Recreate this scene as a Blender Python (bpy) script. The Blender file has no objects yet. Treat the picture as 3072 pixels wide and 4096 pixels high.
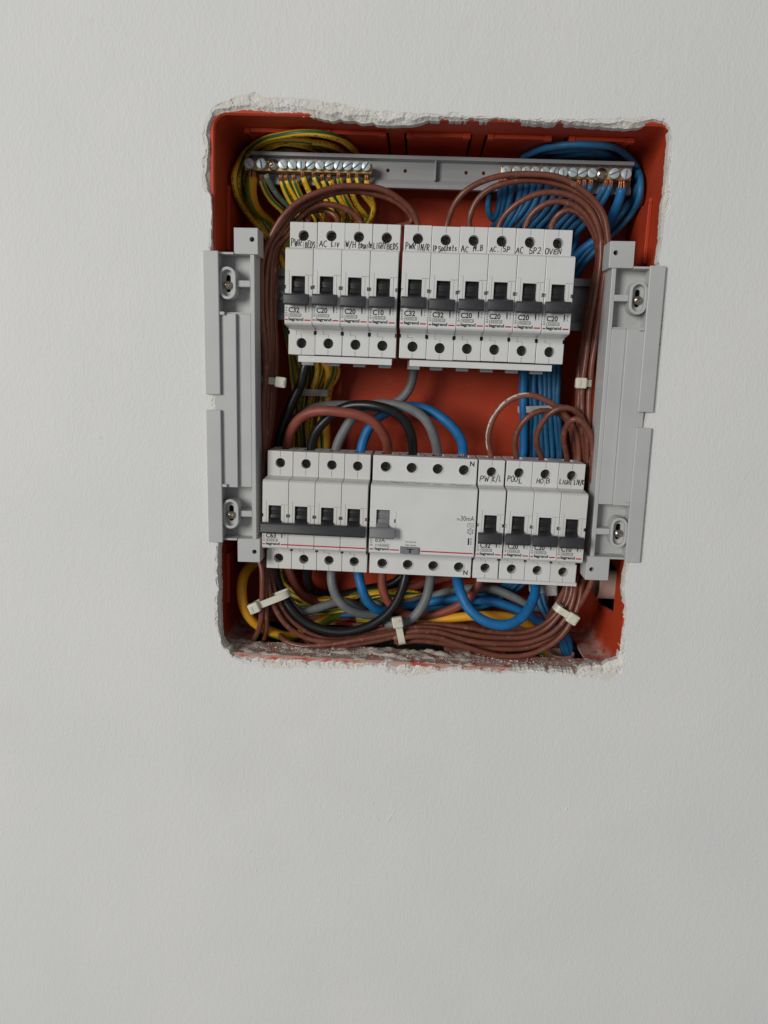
import bpy, bmesh, math, random
from mathutils import Vector, Matrix, noise
random.seed(7)
S = 0.001                                  # everything below is measured in millimetres from the box centre; wall surface is Y = 0
scene = bpy.context.scene
col = scene.collection

# ------------------------------------------------------------------ camera, world, light, exposure
cam = bpy.data.objects.new('camera', bpy.data.cameras.new('camera')); col.objects.link(cam)
right = Vector((0.99822, 0.0458, 0.03831)); up = Vector((-0.04609, 0.18307, 0.98202)); fwd = Vector((-0.03796, 0.98203, -0.18485))
m = Matrix((right, up, -fwd)).transposed().to_4x4(); m.translation = Vector((-6.03, -499.56, 24.65)) * S
cam.matrix_world = m
cam.data.sensor_fit = 'HORIZONTAL'; cam.data.sensor_width = 36; cam.data.lens = 36 * 3027.02 / 3072
cam.data.clip_start = 0.01; cam.data.clip_end = 50
scene.camera = cam
world = bpy.data.worlds.new('World'); scene.world = world; world.use_nodes = True
world.node_tree.nodes['Background'].inputs[0].default_value = (0.93, 0.95, 1.0, 1)
world.node_tree.nodes['Background'].inputs[1].default_value = 0.215

def area(name, loc, target, sx, sy, power, color):
    d = bpy.data.lights.new(name, 'AREA'); d.shape = 'RECTANGLE'; d.size = sx; d.size_y = sy; d.energy = power; d.color = color
    o = bpy.data.objects.new(name, d); col.objects.link(o); o.location = loc
    o.rotation_euler = (Vector(target) - Vector(loc)).to_track_quat('-Z', 'Y').to_euler(); return o
area('window_light', (-2.5, -3.3, 0.7), (0, 0, -.05), 1.3, 1.6, 116, (1.0, 0.985, 0.95))
scene.view_settings.view_transform = 'Standard'; scene.view_settings.look = 'None'
scene.view_settings.exposure = 0; scene.view_settings.gamma = 1

# ------------------------------------------------------------------ materials
def nt(name):
    mt = bpy.data.materials.new(name); mt.use_nodes = True
    t = mt.node_tree; return mt, t, t.nodes['Principled BSDF']
def node(t, kind, **kw):
    n = t.nodes.new(kind)
    for k, v in kw.items():
        if k.startswith('i_'):
            key = k[2:]; n.inputs[int(key) if key.isdigit() else key].default_value = v
        else: setattr(n, k, v)
    return n
def math_n(t, op, a, b=None, c=None):
    n = node(t, 'ShaderNodeMath', operation=op)
    for i, v in enumerate((a, b, c)):
        if v is None: continue
        if hasattr(v, 'is_linked') or hasattr(v, 'links'): t.links.new(v, n.inputs[i])
        else: n.inputs[i].default_value = v
    return n.outputs[0]
def ramp(t, v, lo, hi):
    n = node(t, 'ShaderNodeMapRange'); n.interpolation_type = 'SMOOTHSTEP'
    t.links.new(v, n.inputs[0]); n.inputs[1].default_value = lo; n.inputs[2].default_value = hi
    return n.outputs[0]
def mixc(t, f, a, b):
    n = node(t, 'ShaderNodeMix', data_type='RGBA')
    if hasattr(f, 'links'): t.links.new(f, n.inputs[0])
    else: n.inputs[0].default_value = f
    for v, i in ((a, 6), (b, 7)):
        if hasattr(v, 'links'): t.links.new(v, n.inputs[i])
        else: n.inputs[i].default_value = (*v, 1)
    return n.outputs[2]
def noise_n(t, scale, detail=4, rough=.55, vec=None):
    n = node(t, 'ShaderNodeTexNoise'); n.inputs['Scale'].default_value = scale; n.inputs['Detail'].default_value = detail; n.inputs['Roughness'].default_value = rough
    if vec is None:
        tc = node(t, 'ShaderNodeTexCoord'); vec = tc.outputs['Object']
    t.links.new(vec, n.inputs['Vector']); return n.outputs[0]
def bump_n(t, h, strength, dist, p):
    b = node(t, 'ShaderNodeBump'); b.inputs['Strength'].default_value = strength; b.inputs['Distance'].default_value = dist
    t.links.new(h, b.inputs['Height']); t.links.new(b.outputs[0], p.inputs['Normal']); return b
def mat(name, c, rough=.5, metal=0, var=.06, vscale=60, bump=0, bscale=900, bdist=.0003, dust=None, spec=.5, alpha_sss=0):
    mt, t, p = nt(name)
    p.inputs['Roughness'].default_value = rough; p.inputs['Metallic'].default_value = metal; p.inputs['Specular IOR Level'].default_value = spec
    n = noise_n(t, vscale)
    out = mixc(t, ramp(t, n, .3, .7), tuple(v * (1 - var) for v in c), tuple(min(1, v * (1 + var)) for v in c))
    if dust:
        dc, lo, hi, ds = dust
        out = mixc(t, ramp(t, noise_n(t, ds, 6, .65), lo, hi), out, dc)
    t.links.new(out, p.inputs['Base Color'])
    if bump: bump_n(t, noise_n(t, bscale, 3), bump, bdist, p)
    if alpha_sss:
        p.inputs['Subsurface Weight'].default_value = alpha_sss; p.inputs['Subsurface Radius'].default_value = (.004, .004, .003); p.inputs['Subsurface Scale'].default_value = .5
    return mt
M = {}
DUST = (.50, .44, .37)
M['white'] = mat('white_plastic', (.68, .68, .665), .36, var=.03, vscale=45, bump=.12, bscale=2500, bdist=.0001, dust=((.58, .55, .48), .64, .98, 90))
M['white_old'] = mat('aged_white_plastic', (.645, .635, .60), .38, var=.03, vscale=45, bump=.12, bscale=2500, bdist=.0001, dust=((.5, .47, .39), .58, .95, 70))
M['grey_plastic'] = mat('light_grey_plastic', (.475, .478, .468), .42, var=.03, vscale=40, bump=.15, bscale=2000, bdist=.0001, dust=((.62, .60, .55), .63, .9, 45))
M['rail_plastic'] = mat('mid_grey_plastic', (.295, .30, .302), .5, var=.03, vscale=50, bump=.1, bscale=2000, bdist=.0001, dust=((.5, .49, .47), .66, .95, 60))
M['black'] = mat('black_toggle_plastic', (.012, .012, .013), .45, var=.1)
M['toggle'] = mat('charcoal_toggle_plastic', (.032, .033, .036), .48, var=.1, dust=((.14, .14, .14), .55, .95, 500))
M['toggle_grey'] = mat('mid_grey_toggle_plastic', (.19, .192, .195), .5, var=.05, dust=((.3, .3, .3), .58, .95, 300))
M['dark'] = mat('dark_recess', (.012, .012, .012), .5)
M['screw_dark'] = mat('blackened_terminal_screw', (.09, .085, .08), .3, .8)
M['ink'] = mat('black_print', (.016, .016, .017), .6)
M['marker'] = mat('dark_marker_ink', (.022, .013, .013), .45)
M['red'] = mat('red_print', (.50, .008, .02), .5)
M['steel'] = mat('zinc_steel', (.26, .26, .265), .4, 1, var=.15, vscale=150)
M['nickel'] = mat('worn_nickel_screw', (.42, .37, .31), .3, 1, var=.2, vscale=400)
M['zinc'] = mat('blue_white_zinc_screw', (.52, .60, .62), .42, .35, var=.1, vscale=300, bump=.1)
M['brass'] = mat('brass', (.50, .33, .12), .42, .65, var=.15, vscale=200)
M['copper'] = mat('copper_strands', (.50, .20, .10), .42, .75, var=.3, vscale=900)
M['tie'] = mat('ivory_nylon', (.66, .64, .53), .4, var=.05, alpha_sss=.35)
M['tie_clear'] = mat('clear_nylon', (.50, .49, .46), .35, var=.05, alpha_sss=.2)
M['pipe'] = mat('pink_grey_conduit_plastic', (.64, .41, .33), .5, var=.05)
M['concrete'] = mat('raw_masonry', (.12, .10, .085), .9, var=.3, vscale=80, bump=.6, bscale=200, bdist=.003)

def wire_mat(name, c, dust, lo=.52, hi=.8, rough=.5, prnt=None):
    mt, t, p = nt(name); p.inputs['Roughness'].default_value = rough; p.inputs['Specular IOR Level'].default_value = .4
    tc = node(t, 'ShaderNodeTexCoord'); uv = node(t, 'ShaderNodeSeparateXYZ'); t.links.new(tc.outputs['UV'], uv.inputs[0])
    out = mixc(t, ramp(t, noise_n(t, 120), .3, .7), tuple(v * .85 for v in c), tuple(v * 1.12 for v in c))
    if prnt:
        d = noise_n(t, 1, 1, .5, node_vec(t, uv.outputs[0], 700, uv.outputs[1], 9))
        band = math_n(t, 'LESS_THAN', math_n(t, 'ABSOLUTE', math_n(t, 'SUBTRACT', uv.outputs[1], .28)), .055)
        out = mixc(t, math_n(t, 'MULTIPLY', math_n(t, 'MULTIPLY', band, math_n(t, 'GREATER_THAN', d, .53)), .55), out, prnt)
    dn = ramp(t, noise_n(t, 230, 6, .7), lo, hi)
    out = mixc(t, math_n(t, 'MULTIPLY', dn, .8), out, dust)
    t.links.new(out, p.inputs['Base Color']); bump_n(t, noise_n(t, 700, 3), .15, .0003, p)
    return mt
def node_vec(t, x, sx, y, sy):
    c = node(t, 'ShaderNodeCombineXYZ')
    t.links.new(math_n(t, 'MULTIPLY', x, sx), c.inputs[0]); t.links.new(math_n(t, 'MULTIPLY', y, sy), c.inputs[1]); return c.outputs[0]
def earth_mat(name, green, yellow, stripes, frac, ink=.75):
    mt, t, p = nt(name); p.inputs['Roughness'].default_value = .45
    tc = node(t, 'ShaderNodeTexCoord'); uv = node(t, 'ShaderNodeSeparateXYZ'); t.links.new(tc.outputs['UV'], uv.inputs[0])
    ph = math_n(t, 'FRACT', math_n(t, 'ADD', math_n(t, 'MULTIPLY', uv.outputs[1], stripes), math_n(t, 'MULTIPLY', uv.outputs[0], 5.0)))
    out = mixc(t, math_n(t, 'LESS_THAN', ph, frac), yellow, green)
    d = noise_n(t, 1, 1, .5, node_vec(t, uv.outputs[0], 650, uv.outputs[1], 8))
    band = math_n(t, 'LESS_THAN', math_n(t, 'ABSOLUTE', math_n(t, 'SUBTRACT', ph, .75)), .1)
    out = mixc(t, math_n(t, 'MULTIPLY', math_n(t, 'MULTIPLY', band, math_n(t, 'GREATER_THAN', d, .54)), ink), out, (.03, .02, .01))
    out = mixc(t, math_n(t, 'MULTIPLY', ramp(t, noise_n(t, 200, 6, .7), .6, .9), .6), out, (.4, .35, .25))
    t.links.new(out, p.inputs['Base Color']); return mt
WM = {
    'brown': wire_mat('brown_insulation', (.165, .052, .032), (.44, .29, .23), .53, .86, rough=.34, prnt=(.46, .32, .26)),
    'bigbrown': wire_mat('red_brown_insulation', (.25, .06, .04), (.42, .26, .2), .6, .9),
    'blue': wire_mat('blue_insulation', (.018, .13, .28), (.16, .3, .38), .55, .9),
    'bluebig': wire_mat('bright_blue_insulation', (.008, .14, .36), (.2, .38, .5), .6, .9),
    'black': wire_mat('black_insulation', (.010, .010, .011), (.15, .145, .14), .58, .92, rough=.36),
    'grey': wire_mat('grey_insulation', (.165, .17, .172), (.30, .29, .28), .58, .9),
    'earth': earth_mat('yellow_green_insulation', (.02, .14, .04), (.80, .45, .02), 2, .31),
    'earthbig': earth_mat('thick_yellow_green_insulation', (.16, .24, .02), (.78, .36, .012), 1, .22, 0.0),
    'earthwhite': wire_mat('pale_green_insulation', (.2, .29, .25), (.5, .5, .45), .5, .7),
}
def paint_wire():
    mt, t, p = nt('brown_insulation_with_white_paint'); p.inputs['Roughness'].default_value = .5
    tc = node(t, 'ShaderNodeTexCoord'); uv = node(t, 'ShaderNodeSeparateXYZ'); t.links.new(tc.outputs['UV'], uv.inputs[0])
    out = mixc(t, ramp(t, noise_n(t, 150), .3, .7), (.19, .06, .038), (.24, .085, .055))
    a = noise_n(t, 1, 5, .6, node_vec(t, uv.outputs[0], 60, uv.outputs[1], 4))
    along = math_n(t, 'MULTIPLY', math_n(t, 'GREATER_THAN', uv.outputs[0], .010), math_n(t, 'LESS_THAN', uv.outputs[0], .064))
    side = math_n(t, 'LESS_THAN', math_n(t, 'ABSOLUTE', math_n(t, 'SUBTRACT', math_n(t, 'ADD', uv.outputs[1], math_n(t, 'MULTIPLY', a, .14)), PAINT_V)), .06)
    out = mixc(t, math_n(t, 'MULTIPLY', math_n(t, 'MULTIPLY', along, side), math_n(t, 'GREATER_THAN', noise_n(t, 1, 4, .7, node_vec(t, uv.outputs[0], 170, uv.outputs[1], 7)), .46)), out, (.62, .59, .52))
    t.links.new(out, p.inputs['Base Color']); return mt
PAINT_V = .9
WM['brownpaint'] = paint_wire()

def wall_mat():
    mt, t, p = nt('painted_plaster_wall'); p.inputs['Roughness'].default_value = .62; p.inputs['Specular IOR Level'].default_value = .3
    n1 = noise_n(t, 9, 4); n2 = noise_n(t, 38, 5, .6)
    base = mixc(t, ramp(t, n1, .3, .7), (.715, .715, .70), (.745, .742, .725))
    base = mixc(t, math_n(t, 'MULTIPLY', ramp(t, n2, .62, .8), .25), base, (.64, .61, .55))
    base = mixc(t, math_n(t, 'MULTIPLY', ramp(t, noise_n(t, 6, 5, .6), .58, .75), .35), base, (.69, .665, .605))
    base = mixc(t, math_n(t, 'MULTIPLY', ramp(t, noise_n(t, 95, 2, .5), .76, .82), .5), base, (.50, .44, .34))
    t.links.new(base, p.inputs['Base Color'])
    tc = node(t, 'ShaderNodeTexCoord'); mp = node(t, 'ShaderNodeMapping'); t.links.new(tc.outputs['Object'], mp.inputs[0]); mp.inputs['Scale'].default_value = (1, 1, .6)
    f = noise_n(t, 620, 3, .6, mp.outputs[0]); g = noise_n(t, 230, 4, .6, mp.outputs[0]); r = noise_n(t, 16, 2)
    h = math_n(t, 'ADD', math_n(t, 'MULTIPLY', f, .75), math_n(t, 'ADD', math_n(t, 'MULTIPLY', g, .7), math_n(t, 'MULTIPLY', r, 1.0)))
    bump_n(t, h, .42, .0009, p); return mt
M['wall'] = wall_mat()
def plaster_mat(name, a, b, k):
    mt, t, p = nt(name); p.inputs['Roughness'].default_value = .9; p.inputs['Specular IOR Level'].default_value = .15
    base = mixc(t, ramp(t, noise_n(t, 70, 6, .65), .35, .7), a, b)
    base = mixc(t, math_n(t, 'MULTIPLY', ramp(t, noise_n(t, 300, 5, .7), .55, .75), .4), base, (.42, .37, .30))
    t.links.new(base, p.inputs['Base Color']); bump_n(t, noise_n(t, 600, 6, .7), .9, k, p); return mt
M['plaster'] = plaster_mat('broken_plaster', (.76, .75, .715), (.70, .665, .59), .0008)
M['powder'] = plaster_mat('plaster_powder', (.64, .59, .52), (.50, .42, .35), .0012)
def box_mat():
    mt, t, p = nt('red_orange_box_plastic'); p.inputs['Roughness'].default_value = .5; p.inputs['Specular IOR Level'].default_value = .3
    base = mixc(t, ramp(t, noise_n(t, 25, 4), .3, .7), (.42, .042, .013), (.50, .056, .017))
    g = node(t, 'ShaderNodeNewGeometry'); sp = node(t, 'ShaderNodeSeparateXYZ'); t.links.new(g.outputs['Normal'], sp.inputs[0])
    upf = ramp(t, sp.outputs[2], .3, .9)
    d1 = ramp(t, noise_n(t, 55, 7, .68), .64, .86)
    d2 = ramp(t, noise_n(t, 90, 7, .7), .40, .56)
    tc = node(t, 'ShaderNodeTexCoord'); so = node(t, 'ShaderNodeSeparateXYZ'); t.links.new(tc.outputs['Object'], so.inputs[0])
    low = math_n(t, 'MULTIPLY', ramp(t, so.outputs[2], .012, -.004), ramp(t, noise_n(t, 70, 7, .7), .40, .58))
    d1 = math_n(t, 'MAXIMUM', d1, math_n(t, 'MULTIPLY', low, 1.5))
    d = math_n(t, 'MAXIMUM', math_n(t, 'MULTIPLY', d1, .5), math_n(t, 'MULTIPLY', math_n(t, 'MULTIPLY', d2, upf), .85))
    t.links.new(mixc(t, d, base, (.52, .45, .39)), p.inputs['Base Color'])
    bump_n(t, noise_n(t, 260, 4), .12, .0006, p); return mt
M['box'] = box_mat()

# ------------------------------------------------------------------ mesh helpers (millimetres)
class MB:
    def __init__(s): s.v = []; s.f = []; s.smooth = False
    def add(s, vs, fs):
        o = len(s.v); s.v += [tuple(v) for v in vs]; s.f += [tuple(i + o for i in f) for f in fs]; return s
    def box(s, x0, x1, y0, y1, z0, z1):
        vs = [(x, y, z) for x in (x0, x1) for y in (y0, y1) for z in (z0, z1)]
        return s.add(vs, [(0, 1, 3, 2), (4, 6, 7, 5), (0, 4, 5, 1), (2, 3, 7, 6), (0, 2, 6, 4), (1, 5, 7, 3)])
    def prism_x(s, prof, x0, x1):           # prof: (y, z) polygon
        n = len(prof)
        vs = [(x0, y, z) for y, z in prof] + [(x1, y, z) for y, z in prof]
        return s.add(vs, [tuple(range(n)), tuple(range(2 * n - 1, n - 1, -1))] + [(i, i + n, (i + 1) % n + n, (i + 1) % n) for i in range(n)])
    def prism_y(s, prof, y0, y1):           # prof: (x, z) polygon, front y0
        n = len(prof)
        vs = [(x, y0, z) for x, z in prof] + [(x, y1, z) for x, z in prof]
        return s.add(vs, [tuple(range(n)), tuple(range(2 * n - 1, n - 1, -1))] + [(i, i + n, (i + 1) % n + n, (i + 1) % n) for i in range(n)])
    def cyl_y(s, x, z, r, y0, y1, n=20, r1=None):
        r1 = r if r1 is None else r1
        vs = [(x + r * math.cos(a), y0, z + r * math.sin(a)) for a in [2 * math.pi * i / n for i in range(n)]]
        vs += [(x + r1 * math.cos(a), y1, z + r1 * math.sin(a)) for a in [2 * math.pi * i / n for i in range(n)]]
        return s.add(vs, [tuple(range(n)), tuple(range(2 * n - 1, n - 1, -1))] + [(i, i + n, (i + 1) % n + n, (i + 1) % n) for i in range(n)])
    def ring_y(s, outer, inner, y0, y1):
        n = len(outer)
        vs = [(x, y0, z) for x, z in outer] + [(x, y0, z) for x, z in inner] + [(x, y1, z) for x, z in outer] + [(x, y1, z) for x, z in inner]
        f = []
        for i in range(n):
            j = (i + 1) % n
            f += [(i, j, n + j, n + i), (2 * n + i, 3 * n + i, 3 * n + j, 2 * n + j), (i, 2 * n + i, 2 * n + j, j), (n + i, n + j, 3 * n + j, 3 * n + i)]
        return s.add(vs, f)
    def mesh(s, name, bev=0, seg=2, fix=True):
        me = bpy.data.meshes.new(name)
        bm = bmesh.new()
        vs = [bm.verts.new(v) for v in s.v]
        for f in s.f:
            try: bm.faces.new([vs[i] for i in f])
            except ValueError: pass
        if fix: bmesh.ops.recalc_face_normals(bm, faces=bm.faces)
        if bev:
            ed = [e for e in bm.edges if len(e.link_faces) == 2 and e.calc_face_angle(0) > .35]
            bmesh.ops.bevel(bm, geom=ed, offset=bev, segments=seg, affect='EDGES', clamp_overlap=True, profile=.5)
        bm.to_mesh(me); bm.free(); return me
def finish(me, name, mt, parent=None, smooth=False, mm=True):
    if mm: me.transform(Matrix.Scale(S, 4))
    if smooth: me.shade_smooth(); me.set_sharp_from_angle(angle=math.radians(38))
    me.materials.clear(); me.materials.append(mt)
    return place(me, name, parent)
def place(me, name, parent=None):
    o = bpy.data.objects.new(name, me); col.objects.link(o); o.parent = parent; return o
def obj(mb, name, mt, parent=None, bev=0, seg=2, smooth=False):
    return finish(mb.mesh(name, bev, seg), name, mt, parent, smooth)
def tag(o, label, cat, group=None):
    o['label'] = label; o['category'] = cat
    if group: o['group'] = group
    return o
def thing(name, label, cat, loc=(0, 0, 0), ry=0, group=None):
    o = bpy.data.objects.new(name, None); col.objects.link(o); o.empty_display_size = .01
    o.location = Vector(loc) * S; o.rotation_euler = (0, ry, 0)
    return tag(o, label, cat, group)
def cut(base, cutters):
    """boolean difference of a mesh and a list of MB cutters, in millimetres"""
    a = bpy.data.objects.new('tmp_a', base); col.objects.link(a); tmp = [a]
    for c in cutters:
        b = bpy.data.objects.new('tmp_b', c.mesh('tmp')); col.objects.link(b); tmp.append(b)
        md = a.modifiers.new('b', 'BOOLEAN'); md.operation = 'DIFFERENCE'; md.solver = 'EXACT'; md.use_self = True; md.object = b
        b.hide_render = True
    dg = bpy.context.evaluated_depsgraph_get(); dg.update()
    me = bpy.data.meshes.new_from_object(a.evaluated_get(dg))
    for o in tmp: bpy.data.objects.remove(o)
    return me

_tc = {}
def text_geo(s, bold=0.0):
    k = (s, bold)
    if k not in _tc:
        c = bpy.data.curves.new('t', 'FONT'); c.body = s; c.size = 1; c.offset = bold; c.resolution_u = 3
        o = bpy.data.objects.new('t', c); col.objects.link(o)
        dg = bpy.context.evaluated_depsgraph_get(); dg.update()
        me = bpy.data.meshes.new_from_object(o.evaluated_get(dg))
        vs = [v.co.copy() for v in me.vertices]; fs = [tuple(p.vertices) for p in me.polygons]
        bpy.data.objects.remove(o); bpy.data.meshes.remove(me)
        x0 = min(v.x for v in vs); x1 = max(v.x for v in vs); y0 = min(v.y for v in vs); y1 = max(v.y for v in vs)
        _tc[k] = ([((v.x - x0) / (x1 - x0), (v.y - y0) / (y1 - y0)) for v in vs], fs)
    return _tc[k]
def text(mb, s, x0, x1, z0, z1, y=-.06, bold=0.0, rot=False):
    vs, fs = text_geo(s, bold)
    if rot: pts = [(x1 - v * (x1 - x0), y, z0 + u * (z1 - z0)) for u, v in vs]     # reads upwards
    else: pts = [(x0 + u * (x1 - x0), y, z0 + v * (z1 - z0)) for u, v in vs]
    return mb.add(pts, fs)
def rect(mb, x0, x1, z0, z1, y=-.06): return mb.add([(x0, y, z0), (x1, y, z0), (x1, y, z1), (x0, y, z1)], [(0, 1, 2, 3)])
def frame(mb, x0, x1, z0, z1, w, y=-.06):
    rect(mb, x0, x1, z1 - w, z1, y); rect(mb, x0, x1, z0, z0 + w, y); rect(mb, x0, x0 + w, z0 + w, z1 - w, y); rect(mb, x1 - w, x1, z0 + w, z1 - w, y)
def stroke(mb, pts, w, y=-.06):              # flat ribbon with round-ish ends
    for i in range(len(pts) - 1):
        a = Vector(pts[i]); b = Vector(pts[i + 1]); d = b - a
        if d.length < 1e-4: continue
        d.normalize(); nr = Vector((-d.y, d.x)) * w / 2; a = a - d * w * .22; b = b + d * w * .22; yy = y - .0025 * (i % 6) - .0004 * (len(mb.f) % 7)
        mb.add([(p.x, yy, p.y) for p in (a - nr, b - nr, b + nr, a + nr)], [(0, 1, 2, 3)])

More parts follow.
